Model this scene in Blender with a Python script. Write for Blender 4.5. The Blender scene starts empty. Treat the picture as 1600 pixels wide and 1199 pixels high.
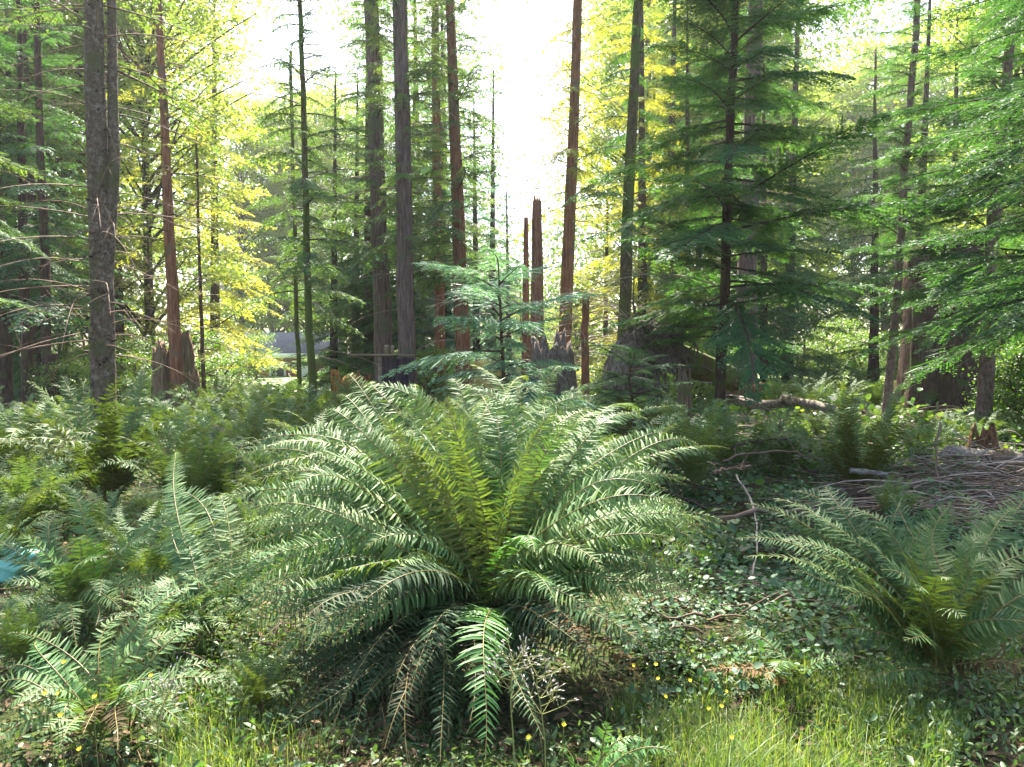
import bpy, math, random
import numpy as np
from mathutils import Vector
PI = math.pi
rad = math.radians
random.seed(7)
R = np.random.default_rng(7)
SC = bpy.context.scene
COL = SC.collection

# ------------------------------------------------------------------ camera
F = 1150.0                  # focal length in photo pixels (photo 1600 wide)
CAMZ = 1.5
PITCH = math.atan((599.5 - 550.0) / F)
cd = bpy.data.cameras.new('camera'); cam = bpy.data.objects.new('camera', cd); COL.objects.link(cam)
cam.location = (0, 0, CAMZ); cam.rotation_euler = (PI / 2 - PITCH, 0, 0)
cd.sensor_width = 36.0; cd.lens = 36.0 * F / 1600.0; cd.clip_end = 1000; cd.clip_start = 0.05
SC.camera = cam

# ------------------------------------------------------------------ world and sun
SUN_EL, SUN_AZ = rad(54), rad(-4)          # ahead of the camera, slightly to the right
w = bpy.data.worlds.new('World'); SC.world = w; w.use_nodes = True
nt = w.node_tree; bg = nt.nodes['Background']
sky = nt.nodes.new('ShaderNodeTexSky'); sky.sky_type = 'NISHITA'; sky.sun_disc = False
sky.sun_elevation = SUN_EL; sky.sun_rotation = SUN_AZ; sky.dust_density = 3.0; sky.air_density = 1.0
nt.links.new(sky.outputs[0], bg.inputs[0]); bg.inputs[1].default_value = 0.105
sl = bpy.data.lights.new('sun', 'SUN'); sl.energy = 5.0; sl.angle = rad(0.53); sl.color = (1.0, 0.94, 0.83)
so = bpy.data.objects.new('sun', sl); COL.objects.link(so)
sd = Vector((math.sin(SUN_AZ) * math.cos(SUN_EL), math.cos(SUN_AZ) * math.cos(SUN_EL), math.sin(SUN_EL)))
so.rotation_euler = sd.to_track_quat('Z', 'Y').to_euler()
so.location = (0, 0, 30)
vs = SC.view_settings; vs.view_transform = 'Standard'; vs.look = 'None'; vs.gamma = 1; vs.exposure = 2.45
cy = SC.cycles
cy.max_bounces = 8; cy.diffuse_bounces = 4; cy.glossy_bounces = 2; cy.transmission_bounces = 5
cy.volume_bounces = 0; cy.transparent_max_bounces = 8
cy.use_denoising = True; cy.denoiser = 'OPENIMAGEDENOISE'; cy.sample_clamp_indirect = 6
cy.use_adaptive_sampling = True; cy.adaptive_threshold = 0.02

# ------------------------------------------------------------------ helpers
def at(px, py, Y):
    """world point seen at photo pixel (px, py), at distance Y in front of the camera"""
    u = (px - 800) / F; v = (599.5 - py) / F
    c, s = math.cos(PITCH), math.sin(PITCH)
    d = np.array([u, c + v * s, -s + v * c])
    return np.array([0, 0, CAMZ]) + d * (Y / d[1])

def gz(x, y):
    x = np.asarray(x, float); y = np.asarray(y, float)
    h = 0.05 * np.sin(x * 0.9 + 1.3) * np.cos(y * 0.7) + 0.04 * np.sin(x * 2.1 + y * 1.3) + 0.02 * np.sin(x * 5 + 2) * np.sin(y * 4.1)
    h = h * np.clip(y / 3.0, 0.3, 1)
    h = h + 0.12 * np.exp(-((x - 8) ** 2 + (y - 20) ** 2 / 2) / 12) + 0.10 * np.exp(-((x - 4.6) ** 2 + (y - 8.2) ** 2) / 2.5)
    return h

def G(px, Y, dz=0.0):
    """ground point below pixel column px at distance Y"""
    x = (px - 800) / F * Y * 0.9985
    return np.array([x, Y, float(gz(x, Y)) + dz])

def norm(a):
    return a / np.maximum(np.linalg.norm(a, axis=-1, keepdims=True), 1e-9)

class MB:
    """collects faces (quads stored with 4 indices) and a per vertex value"""
    def __init__(self): self.v, self.f, self.a, self.n = [], [], [], 0
    def add(self, V, Q, var=0.5):
        V = np.asarray(V, float).reshape(-1, 3); Q = np.asarray(Q, int).reshape(-1, 4)
        self.v.append(V); self.f.append(Q + self.n); self.n += len(V)
        self.a.append(np.broadcast_to(np.asarray(var, float).reshape(-1) if np.ndim(var) else np.array([var], float), (len(V),)).copy())
        return self
    def arrays(self): return np.concatenate(self.v), np.concatenate(self.f), np.concatenate(self.a)
    def mesh(self, name, mats, smooth=False):
        V, Q, A = self.arrays()
        return mesh_from(name, V, Q, A, mats, smooth)

def mesh_from(name, V, Q, A, mats, smooth=False, mi=None):
    m = bpy.data.meshes.new(name)
    m.vertices.add(len(V)); m.vertices.foreach_set('co', V.astype(np.float32).ravel())
    m.loops.add(Q.size); m.loops.foreach_set('vertex_index', Q.astype(np.int32).ravel())
    m.polygons.add(len(Q)); m.polygons.foreach_set('loop_start', (np.arange(len(Q)) * 4).astype(np.int32))
    if smooth: m.polygons.foreach_set('use_smooth', np.ones(len(Q), bool))
    if mi is not None: m.polygons.foreach_set('material_index', mi.astype(np.int32))
    at_ = m.attributes.new('var', 'FLOAT', 'POINT'); at_.data.foreach_set('value', A.astype(np.float32))
    for k in (mats if isinstance(mats, (list, tuple)) else [mats]): m.materials.append(k)
    m.update(calc_edges=True)
    return m

def link(name, mesh, parent=None, loc=None, rz=0.0, sc=None):
    o = bpy.data.objects.new(name, mesh); COL.objects.link(o)
    if parent is not None: o.parent = parent
    if loc is not None: o.location = [float(c) for c in loc]
    if rz: o.rotation_euler = (0, 0, rz)
    if sc is not None: o.scale = (sc, sc, sc) if np.ndim(sc) == 0 else sc
    return o

def tag(o, label=None, cat=None, group=None, kind=None):
    if label: o['label'] = label
    if cat: o['category'] = cat
    if group: o['group'] = group
    if kind: o['kind'] = kind
    return o

def thing(name, label, cat, loc, group=None, rz=0.0):
    return tag(link(name, None, None, loc, rz), label, cat, group)

def copy_tree(o, loc, rz=0.0, sc=1.0, label=None, group=None, parent=None, name=None):
    c = o.copy(); COL.objects.link(c)
    if parent is None:
        c.location = [float(q) for q in loc]; c.rotation_euler = (0, 0, rz); c.scale = (sc, sc, sc) if np.ndim(sc) == 0 else sc
        if label: c['label'] = label
        if group: c['group'] = group
    else:
        c.parent = parent
    for ch in list(o.children): copy_tree(ch, None, parent=c)
    return c

def tube(mb, P, r, n=6, var=0.5, ridges=0.0, cap=True, rng=None):
    """a tapered tube along the points P with radii r"""
    P = np.asarray(P, float); r = np.broadcast_to(np.asarray(r, float), (len(P),))
    T = norm(np.gradient(P, axis=0))
    ref = np.array([0.0, 0, 1]) if abs(T[0][2]) < 0.8 else np.array([0.0, 1, 0])
    U = norm(np.cross(T, ref)); W = np.cross(T, U)
    a = np.arange(n) * 2 * PI / n
    rr = r[:, None] * np.ones((1, n))
    if ridges:
        g = rng or R
        ph = g.normal(0, 1, n)
        k = len(P)
        nz = g.normal(0, 1, (k, n)); nz = (nz + np.roll(nz, 1, 0) + np.roll(nz, -1, 0)) / 2
        rr = rr * (1 + ridges * (0.6 * ph[None] + 0.5 * nz))
    V = P[:, None] + rr[..., None] * (np.cos(a)[None, :, None] * U[:, None] + np.sin(a)[None, :, None] * W[:, None])
    k = len(P); i = np.arange(k - 1)[:, None] * n; j = np.arange(n)[None]
    Q = np.stack([i + j, i + (j + 1) % n, i + n + (j + 1) % n, i + n + j], -1).reshape(-1, 4)
    V = V.reshape(-1, 3)
    if cap and n >= 4:
        c0 = len(V); V = np.vstack([V, P[0], P[-1]])
        jj = np.arange(0, n - 1, 2)
        q0 = np.stack([np.full(len(jj), c0), (jj + 2) % n, jj + 1, jj], -1)
        b = (k - 1) * n
        q1 = np.stack([np.full(len(jj), c0 + 1), b + jj, b + jj + 1, b + (jj + 2) % n], -1)
        Q = np.vstack([Q, q0, q1])
    mb.add(V, Q, var)

def bez(P0, P1, P2, P3, n):
    t = np.linspace(0, 1, n)[:, None]
    return (1 - t) ** 3 * P0 + 3 * (1 - t) ** 2 * t * P1 + 3 * (1 - t) * t * t * P2 + t ** 3 * P3

# ------------------------------------------------------------------ materials
def nodes(name):
    m = bpy.data.materials.new(name); m.use_nodes = True
    n = m.node_tree; n.nodes.clear()
    out = n.nodes.new('ShaderNodeOutputMaterial')
    return m, n, out

def ramp(n, fac, stops):
    r = n.nodes.new('ShaderNodeValToRGB'); e = r.color_ramp.elements
    while len(e) < len(stops): e.new(0.5)
    for k, (p, c) in enumerate(stops): e[k].position = p; e[k].color = (*c, 1)
    n.links.new(fac, r.inputs[0]); return r.outputs[0]

def leafmat(name, cols, under=None, trans=0.4, tcol=(1.5, 1.35, 0.5), rough=0.45, spec=0.5, objvar=0.25, nscale=0.6, lump=0.35):
    """cols: dark, mid, light leaf colours chosen by the leaf's own value; under: colour of its underside"""
    m, n, out = nodes(name); L = n.links.new
    a = n.nodes.new('ShaderNodeAttribute'); a.attribute_name = 'var'
    oi = n.nodes.new('ShaderNodeObjectInfo')
    tc = n.nodes.new('ShaderNodeTexCoord')
    nz = n.nodes.new('ShaderNodeTexNoise'); nz.inputs['Scale'].default_value = nscale; nz.inputs['Detail'].default_value = 1
    L(tc.outputs['Object'], nz.inputs['Vector'])
    s1 = n.nodes.new('ShaderNodeMath'); s1.operation = 'MULTIPLY_ADD'; L(oi.outputs['Random'], s1.inputs[0]); s1.inputs[1].default_value = objvar; s1.inputs[2].default_value = -objvar / 2 - lump / 2
    s2 = n.nodes.new('ShaderNodeMath'); s2.operation = 'MULTIPLY_ADD'; L(nz.outputs['Fac'], s2.inputs[0]); s2.inputs[1].default_value = lump; L(s1.outputs[0], s2.inputs[2])
    s3 = n.nodes.new('ShaderNodeMath'); s3.operation = 'ADD'; s3.use_clamp = True; L(a.outputs['Fac'], s3.inputs[0]); L(s2.outputs[0], s3.inputs[1])
    c = ramp(n, s3.outputs[0], [(0.0, cols[0]), (0.5, cols[1]), (1.0, cols[2])])
    base = c
    if under:
        g = n.nodes.new('ShaderNodeNewGeometry')
        mx = n.nodes.new('ShaderNodeMix'); mx.data_type = 'RGBA'
        L(g.outputs['Backfacing'], mx.inputs[0]); L(c, mx.inputs[6]); mx.inputs[7].default_value = (*under, 1)
        base = mx.outputs[2]
    p = n.nodes.new('ShaderNodeBsdfPrincipled'); L(base, p.inputs['Base Color'])
    p.inputs['Roughness'].default_value = rough; p.inputs['Specular IOR Level'].default_value = spec
    t = n.nodes.new('ShaderNodeBsdfTranslucent')
    tm = n.nodes.new('ShaderNodeMix'); tm.data_type = 'RGBA'; tm.blend_type = 'MULTIPLY'; tm.inputs[0].default_value = 1
    L(c, tm.inputs[6]); tm.inputs[7].default_value = (*tcol, 1); L(tm.outputs[2], t.inputs['Color'])
    mix = n.nodes.new('ShaderNodeMixShader'); mix.inputs[0].default_value = trans
    L(p.outputs[0], mix.inputs[1]); L(t.outputs[0], mix.inputs[2]); L(mix.outputs[0], out.inputs[0])
    return m

def barkmat(name, cols, scale=(9, 9, 1.6), bump=0.6, moss=None, moss_amt=0.45, spots=None, rough=0.9):
    m, n, out = nodes(name); L = n.links.new
    tc = n.nodes.new('ShaderNodeTexCoord')
    mp = n.nodes.new('ShaderNodeMapping'); mp.inputs['Scale'].default_value = scale; L(tc.outputs['Object'], mp.inputs[0])
    nz = n.nodes.new('ShaderNodeTexNoise'); nz.inputs['Scale'].default_value = 2.2; nz.inputs['Detail'].default_value = 6; nz.inputs['Roughness'].default_value = 0.65
    L(mp.outputs[0], nz.inputs[0])
    vo = n.nodes.new('ShaderNodeTexVoronoi'); vo.feature = 'DISTANCE_TO_EDGE'; vo.inputs['Scale'].default_value = 2.5; L(mp.outputs[0], vo.inputs[0])
    c = ramp(n, nz.outputs['Fac'], [(0.3, cols[0]), (0.5, cols[1]), (0.72, cols[2])])
    if spots:
        v2 = n.nodes.new('ShaderNodeTexNoise'); v2.inputs['Scale'].default_value = 14; v2.inputs['Detail'].default_value = 3; L(tc.outputs['Object'], v2.inputs[0])
        r2 = ramp(n, v2.outputs['Fac'], [(0.56, (0, 0, 0)), (0.66, (1, 1, 1))])
        mx = n.nodes.new('ShaderNodeMix'); mx.data_type = 'RGBA'; L(r2, mx.inputs[0]); L(c, mx.inputs[6]); mx.inputs[7].default_value = (*spots, 1); c = mx.outputs[2]
    if moss:
        v3 = n.nodes.new('ShaderNodeTexNoise'); v3.inputs['Scale'].default_value = 2.3; v3.inputs['Detail'].default_value = 4; L(tc.outputs['Object'], v3.inputs[0])
        r3 = ramp(n, v3.outputs['Fac'], [(0.95 - moss_amt, (0, 0, 0)), (1.05 - moss_amt, (1, 1, 1))])
        mx = n.nodes.new('ShaderNodeMix'); mx.data_type = 'RGBA'; L(r3, mx.inputs[0]); L(c, mx.inputs[6]); mx.inputs[7].default_value = (*moss, 1); c = mx.outputs[2]
    p = n.nodes.new('ShaderNodeBsdfPrincipled'); L(c, p.inputs['Base Color']); p.inputs['Roughness'].default_value = rough
    p.inputs['Specular IOR Level'].default_value = 0.2
    mm = n.nodes.new('ShaderNodeMath'); mm.operation = 'MULTIPLY_ADD'; L(vo.outputs['Distance'], mm.inputs[0]); mm.inputs[1].default_value = 0.8; L(nz.outputs['Fac'], mm.inputs[2])
    b = n.nodes.new('ShaderNodeBump'); b.inputs['Strength'].default_value = bump; b.inputs['Distance'].default_value = 0.03
    L(mm.outputs[0], b.inputs['Height']); L(b.outputs[0], p.inputs['Normal']); L(p.outputs[0], out.inputs[0])
    return m

def plain(name, col, rough=0.7, spec=0.3, noise=0.25, scale=8.0, bump=0.15):
    m, n, out = nodes(name); L = n.links.new
    tc = n.nodes.new('ShaderNodeTexCoord')
    nz = n.nodes.new('ShaderNodeTexNoise'); nz.inputs['Scale'].default_value = scale; nz.inputs['Detail'].default_value = 4; L(tc.outputs['Object'], nz.inputs[0])
    lo = tuple(c * (1 - noise) for c in col); hi = tuple(min(1, c * (1 + noise)) for c in col)
    c = ramp(n, nz.outputs['Fac'], [(0.3, lo), (0.7, hi)])
    p = n.nodes.new('ShaderNodeBsdfPrincipled'); L(c, p.inputs['Base Color']); p.inputs['Roughness'].default_value = rough
    p.inputs['Specular IOR Level'].default_value = spec
    if bump:
        b = n.nodes.new('ShaderNodeBump'); b.inputs['Strength'].default_value = bump; b.inputs['Distance'].default_value = 0.02
        L(nz.outputs['Fac'], b.inputs['Height']); L(b.outputs[0], p.inputs['Normal'])
    L(p.outputs[0], out.inputs[0]); return m

M = {}
M['fern'] = leafmat('fern_leaf', [(0.030, 0.078, 0.026), (0.078, 0.160, 0.056), (0.15, 0.23, 0.075)], under=(0.09, 0.135, 0.042), trans=0.30, tcol=(1.6, 1.4, 0.4), rough=0.6, spec=0.3, nscale=2.0)
M['fern_main'] = leafmat('pale_fern_leaf', [(0.028, 0.085, 0.030), (0.085, 0.172, 0.054), (0.17, 0.235, 0.065)], under=(0.15, 0.145, 0.035), trans=0.28, tcol=(1.5, 1.4, 0.4), rough=0.6, spec=0.28, nscale=2.0)
M['fern_bronze'] = leafmat('bronze_backed_fern_leaf', [(0.022, 0.066, 0.026), (0.062, 0.120, 0.034), (0.11, 0.165, 0.045)], under=(0.10, 0.10, 0.024), trans=0.24, tcol=(1.5, 1.35, 0.35), rough=0.6, spec=0.28, nscale=2.0)
M['fern_old_shaded'] = leafmat('old_shaded_fern_leaf', [(0.035, 0.028, 0.012), (0.028, 0.060, 0.024), (0.05, 0.115, 0.04)], under=(0.05, 0.06, 0.022), trans=0.2, tcol=(1.4, 1.2, 0.5), rough=0.65, spec=0.2, nscale=2.0)  # old leaf, darkened to stand in for the shade low in front
M['fern_fresh'] = leafmat('fresh_fern_leaf', [(0.045, 0.12, 0.035), (0.085, 0.20, 0.055), (0.14, 0.27, 0.07)], trans=0.33, tcol=(1.3, 1.3, 0.4), rough=0.55, spec=0.3, nscale=2.0)
M['fern_dead'] = leafmat('dead_fern_leaf', [(0.045, 0.035, 0.018), (0.09, 0.065, 0.025), (0.20, 0.10, 0.035)], trans=0.3, tcol=(1.3, 1.0, 0.6), rough=0.7, spec=0.2, nscale=3.0)
M['fern_stem'] = plain('fern_stem', (0.16, 0.13, 0.04), 0.5)
M['hemlock'] = leafmat('hemlock_needles', [(0.018, 0.055, 0.026), (0.046, 0.125, 0.050), (0.10, 0.20, 0.06)], trans=0.38, tcol=(1.5, 1.5, 0.5), rough=0.6, spec=0.28, nscale=0.8)
M['hemlock_blue'] = leafmat('bluish_hemlock_needles', [(0.04, 0.11, 0.075), (0.08, 0.20, 0.13), (0.17, 0.31, 0.18)], trans=0.35, tcol=(1.4, 1.4, 0.7), rough=0.6, spec=0.28, nscale=0.8)
M['cedar'] = leafmat('cedar_scale_leaves', [(0.03, 0.075, 0.035), (0.065, 0.145, 0.055), (0.15, 0.23, 0.06)], trans=0.42, tcol=(1.7, 1.5, 0.5), rough=0.6, spec=0.28, nscale=0.5)
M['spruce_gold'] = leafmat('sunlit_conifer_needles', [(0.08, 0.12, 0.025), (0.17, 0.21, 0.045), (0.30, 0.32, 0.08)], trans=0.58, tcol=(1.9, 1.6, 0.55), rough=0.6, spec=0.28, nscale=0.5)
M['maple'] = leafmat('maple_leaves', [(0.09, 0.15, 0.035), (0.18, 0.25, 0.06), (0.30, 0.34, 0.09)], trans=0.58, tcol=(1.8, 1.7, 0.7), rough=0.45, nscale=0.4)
M['bush'] = leafmat('bush_leaves', [(0.04, 0.10, 0.02), (0.08, 0.17, 0.03), (0.20, 0.24, 0.05)], trans=0.5, tcol=(1.6, 1.5, 0.35), rough=0.45, nscale=0.5)
M['salal'] = leafmat('round_cover_leaves', [(0.016, 0.05, 0.02), (0.045, 0.115, 0.045), (0.11, 0.21, 0.085)], trans=0.3, tcol=(1.4, 1.5, 0.5), rough=0.55, spec=0.35, nscale=1.5)
M['grass'] = leafmat('grass_blades', [(0.05, 0.12, 0.025), (0.12, 0.21, 0.05), (0.27, 0.30, 0.11)], trans=0.45, tcol=(1.5, 1.4, 0.4), rough=0.5, nscale=1.5)
M['litter'] = leafmat('dry_litter', [(0.035, 0.025, 0.016), (0.10, 0.065, 0.035), (0.26, 0.18, 0.09)], trans=0.15, tcol=(1.2, 1.0, 0.7), rough=0.8, spec=0.2, nscale=1.0)
M['weeds'] = leafmat('weed_leaves', [(0.03, 0.07, 0.025), (0.07, 0.14, 0.045), (0.17, 0.22, 0.08)], trans=0.4, tcol=(1.4, 1.4, 0.5), rough=0.5, nscale=1.0)
M['spruce_bark'] = barkmat('spruce_bark', [(0.045, 0.03, 0.021), (0.11, 0.078, 0.056), (0.20, 0.15, 0.11)], scale=(10, 10, 7), moss=(0.085, 0.08, 0.035), moss_amt=0.42, spots=(0.20, 0.165, 0.135), bump=0.9)
M['red_bark'] = barkmat('red_cedar_bark', [(0.07, 0.032, 0.02), (0.20, 0.085, 0.045), (0.36, 0.17, 0.09)], scale=(13, 13, 1.3), bump=1.0, moss=(0.14, 0.10, 0.06), moss_amt=0.40)
M['grey_bark'] = barkmat('grey_cedar_bark', [(0.05, 0.035, 0.032), (0.13, 0.085, 0.075), (0.24, 0.17, 0.15)], scale=(13, 13, 1.3), bump=1.0, moss=(0.10, 0.10, 0.06), moss_amt=0.40)
M['dark_bark'] = barkmat('dark_bark', [(0.022, 0.014, 0.010), (0.06, 0.035, 0.024), (0.11, 0.07, 0.045)], scale=(12, 12, 2), moss=(0.06, 0.075, 0.02), moss_amt=0.4)
M['mossy_bark'] = barkmat('mossy_bark', [(0.035, 0.025, 0.015), (0.08, 0.06, 0.03), (0.14, 0.11, 0.05)], scale=(10, 10, 3), moss=(0.075, 0.095, 0.02), moss_amt=0.52)
M['pink_bark'] = barkmat('pinkish_bark', [(0.09, 0.055, 0.045), (0.20, 0.13, 0.11), (0.32, 0.23, 0.20)], scale=(10, 10, 5), moss=(0.1, 0.11, 0.04), moss_amt=0.3)
M['rot'] = barkmat('rotten_wood', [(0.05, 0.032, 0.02), (0.15, 0.10, 0.06), (0.30, 0.22, 0.14)], scale=(16, 16, 1.0), bump=1.0, moss=(0.08, 0.095, 0.025), moss_amt=0.42)
M['grey_wood'] = barkmat('weathered_grey_wood', [(0.08, 0.065, 0.055), (0.20, 0.17, 0.15), (0.38, 0.34, 0.31)], scale=(3, 16, 16), bump=0.9)
M['root_wood'] = barkmat('dark_root_wood', [(0.04, 0.028, 0.022), (0.13, 0.10, 0.08), (0.27, 0.22, 0.18)], scale=(14, 14, 5), bump=0.9)
M['red_rot'] = barkmat('crumbling_red_wood', [(0.04, 0.02, 0.012), (0.14, 0.072, 0.036), (0.26, 0.15, 0.075)], scale=(12, 12, 4), bump=1.0, moss=(0.10, 0.095, 0.025), moss_amt=0.45)
M['pale_log'] = barkmat('bleached_log', [(0.08, 0.06, 0.045), (0.26, 0.215, 0.17), (0.44, 0.38, 0.32)], scale=(4, 14, 14), bump=1.0, moss=(0.09, 0.075, 0.04), moss_amt=0.42)
M['twig'] = plain('dead_twig', (0.17, 0.115, 0.08), 0.8, 0.2, 0.4, 5, 0.2)
M['twig_pale'] = plain('bleached_twig', (0.29, 0.235, 0.19), 0.8, 0.2, 0.35, 5, 0.2)
M['twig_dark'] = plain('dark_twig', (0.06, 0.042, 0.03), 0.85, 0.2, 0.4, 5, 0.2)
M['orange_rot'] = barkmat('orange_rotten_wood', [(0.06, 0.028, 0.012), (0.25, 0.12, 0.036), (0.45, 0.23, 0.06)], scale=(8, 8, 3), bump=1.0)
M['board'] = barkmat('weathered_board', [(0.10, 0.075, 0.05), (0.22, 0.17, 0.11), (0.34, 0.27, 0.18)], scale=(1.5, 20, 20), bump=0.4)
M['dark_board'] = barkmat('dark_purple_board', [(0.02, 0.013, 0.015), (0.04, 0.027, 0.032), (0.07, 0.05, 0.055)], scale=(20, 20, 1.0), bump=0.5)
M['gold_board'] = barkmat('golden_board', [(0.16, 0.11, 0.03), (0.30, 0.21, 0.06), (0.42, 0.31, 0.10)], scale=(1.5, 12, 12), bump=0.5, moss=(0.12, 0.14, 0.03), moss_amt=0.4)
M['red_paint'] = plain('red_siding', (0.26, 0.045, 0.04), 0.6, noise=0.1)
M['white_paint'] = plain('white_trim', (0.78, 0.78, 0.76), 0.5, noise=0.05)
M['roofing'] = plain('grey_roofing', (0.09, 0.10, 0.12), 0.9, noise=0.2)
M['glass'] = plain('dark_window_glass', (0.03, 0.045, 0.05), 0.1, 0.8, noise=0.05, bump=0)
M['teal'] = plain('teal_plastic', (0.26, 0.60, 0.50), 0.35, 0.5, noise=0.15, scale=20)
M['yellow'] = leafmat('yellow_petals', [(0.75, 0.58, 0.02), (0.85, 0.70, 0.03), (0.9, 0.78, 0.05)], trans=0.35, tcol=(1.1, 1.0, 0.5), rough=0.6)
M['seed'] = plain('pale_seed_fluff', (0.50, 0.44, 0.38), 0.8, 0.2, 0.3, 30, 0)
M['stalk'] = plain('green_brown_stalk', (0.18, 0.19, 0.06), 0.6)

def ground_mat():
    m, n, out = nodes('forest_floor'); L = n.links.new
    tc = n.nodes.new('ShaderNodeTexCoord')
    a = n.nodes.new('ShaderNodeTexNoise'); a.inputs['Scale'].default_value = 0.7; a.inputs['Detail'].default_value = 3; L(tc.outputs['Object'], a.inputs[0])
    b = n.nodes.new('ShaderNodeTexNoise'); b.inputs['Scale'].default_value = 28; b.inputs['Detail'].default_value = 6; b.inputs['Roughness'].default_value = 0.7; L(tc.outputs['Object'], b.inputs[0])
    soil = ramp(n, b.outputs['Fac'], [(0.3, (0.02, 0.014, 0.009)), (0.5, (0.06, 0.042, 0.026)), (0.7, (0.16, 0.11, 0.065))])
    moss = ramp(n, b.outputs['Fac'], [(0.3, (0.015, 0.025, 0.008)), (0.5, (0.05, 0.075, 0.02)), (0.7, (0.12, 0.15, 0.04))])
    f = ramp(n, a.outputs['Fac'], [(0.34, (0, 0, 0)), (0.54, (1, 1, 1))])
    mx = n.nodes.new('ShaderNodeMix'); mx.data_type = 'RGBA'; L(f, mx.inputs[0]); L(soil, mx.inputs[6]); L(moss, mx.inputs[7])
    p = n.nodes.new('ShaderNodeBsdfPrincipled'); L(mx.outputs[2], p.inputs['Base Color']); p.inputs['Roughness'].default_value = 0.95; p.inputs['Specular IOR Level'].default_value = 0.1
    bp = n.nodes.new('ShaderNodeBump'); bp.inputs['Strength'].default_value = 1; bp.inputs['Distance'].default_value = 0.04; L(b.outputs['Fac'], bp.inputs['Height']); L(bp.outputs[0], p.inputs['Normal'])
    L(p.outputs[0], out.inputs[0]); return m
M['ground'] = ground_mat()
M['gravel'] = plain('pale_gravel', (0.42, 0.39, 0.35), 0.9, noise=0.3, scale=12)
M['lawn'] = leafmat('lawn', [(0.10, 0.17, 0.04), (0.16, 0.24, 0.05), (0.2, 0.28, 0.06)], trans=0.0, rough=0.8)

# ------------------------------------------------------------------ setting
def build_ground():
    xs = np.concatenate([np.linspace(-160, -14, 24)[:-1], np.linspace(-14, 14, 150), np.linspace(14, 160, 24)[1:]])
    ys = np.concatenate([np.linspace(-20, 0, 10)[:-1], np.linspace(0, 24, 140), np.linspace(24, 220, 30)[1:]])
    X, Y = np.meshgrid(xs, ys)
    V = np.stack([X, Y, gz(X, Y)], -1).reshape(-1, 3)
    nx = len(xs); i = np.arange(len(ys) - 1)[:, None] * nx; j = np.arange(nx - 1)[None]
    Q = np.stack([i + j, i + j + 1, i + nx + j + 1, i + nx + j], -1).reshape(-1, 4)
    tag(link('ground', mesh_from('ground', V, Q, np.zeros(len(V)), M['ground'], True)), kind='structure')
build_ground()

def sheet(name, pts, mat, dz):
    """a patch of ground surface given by a left and a right edge"""
    mb = MB(); pts = np.asarray(pts, float)
    V = []
    for (xl, xr, y) in pts:
        for t in np.linspace(0, 1, 9):
            x = xl + (xr - xl) * t; V.append((x, y, float(gz(x, y)) + dz))
    k = len(pts); i = np.arange(k - 1)[:, None] * 9; j = np.arange(8)[None]
    Q = np.stack([i + j, i + j + 1, i + 10 + j, i + 9 + j], -1).reshape(-1, 4)
    mb.add(V, Q, 0.6)
    return tag(link(name, mb.mesh(name, mat, True)), kind='structure')
sheet('gravel_road', [(-40, -11, y) for y in np.linspace(23, 33, 6)], M['gravel'], 0.05)
sheet('lawn', [(-30, -5.0, y) for y in np.linspace(29, 58, 10)], M['lawn'], 0.06)
sheet('sunlit_ground_patch', [(-12.5, -6.6, y) for y in np.linspace(22, 28.5, 6)], M['gravel'], 0.07)  # pale sheet added to stand in for overexposed sunlit ground
sheet('clearing', [(9, 30, y) for y in np.linspace(27, 56, 10)], M['lawn'], 0.06)

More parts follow.
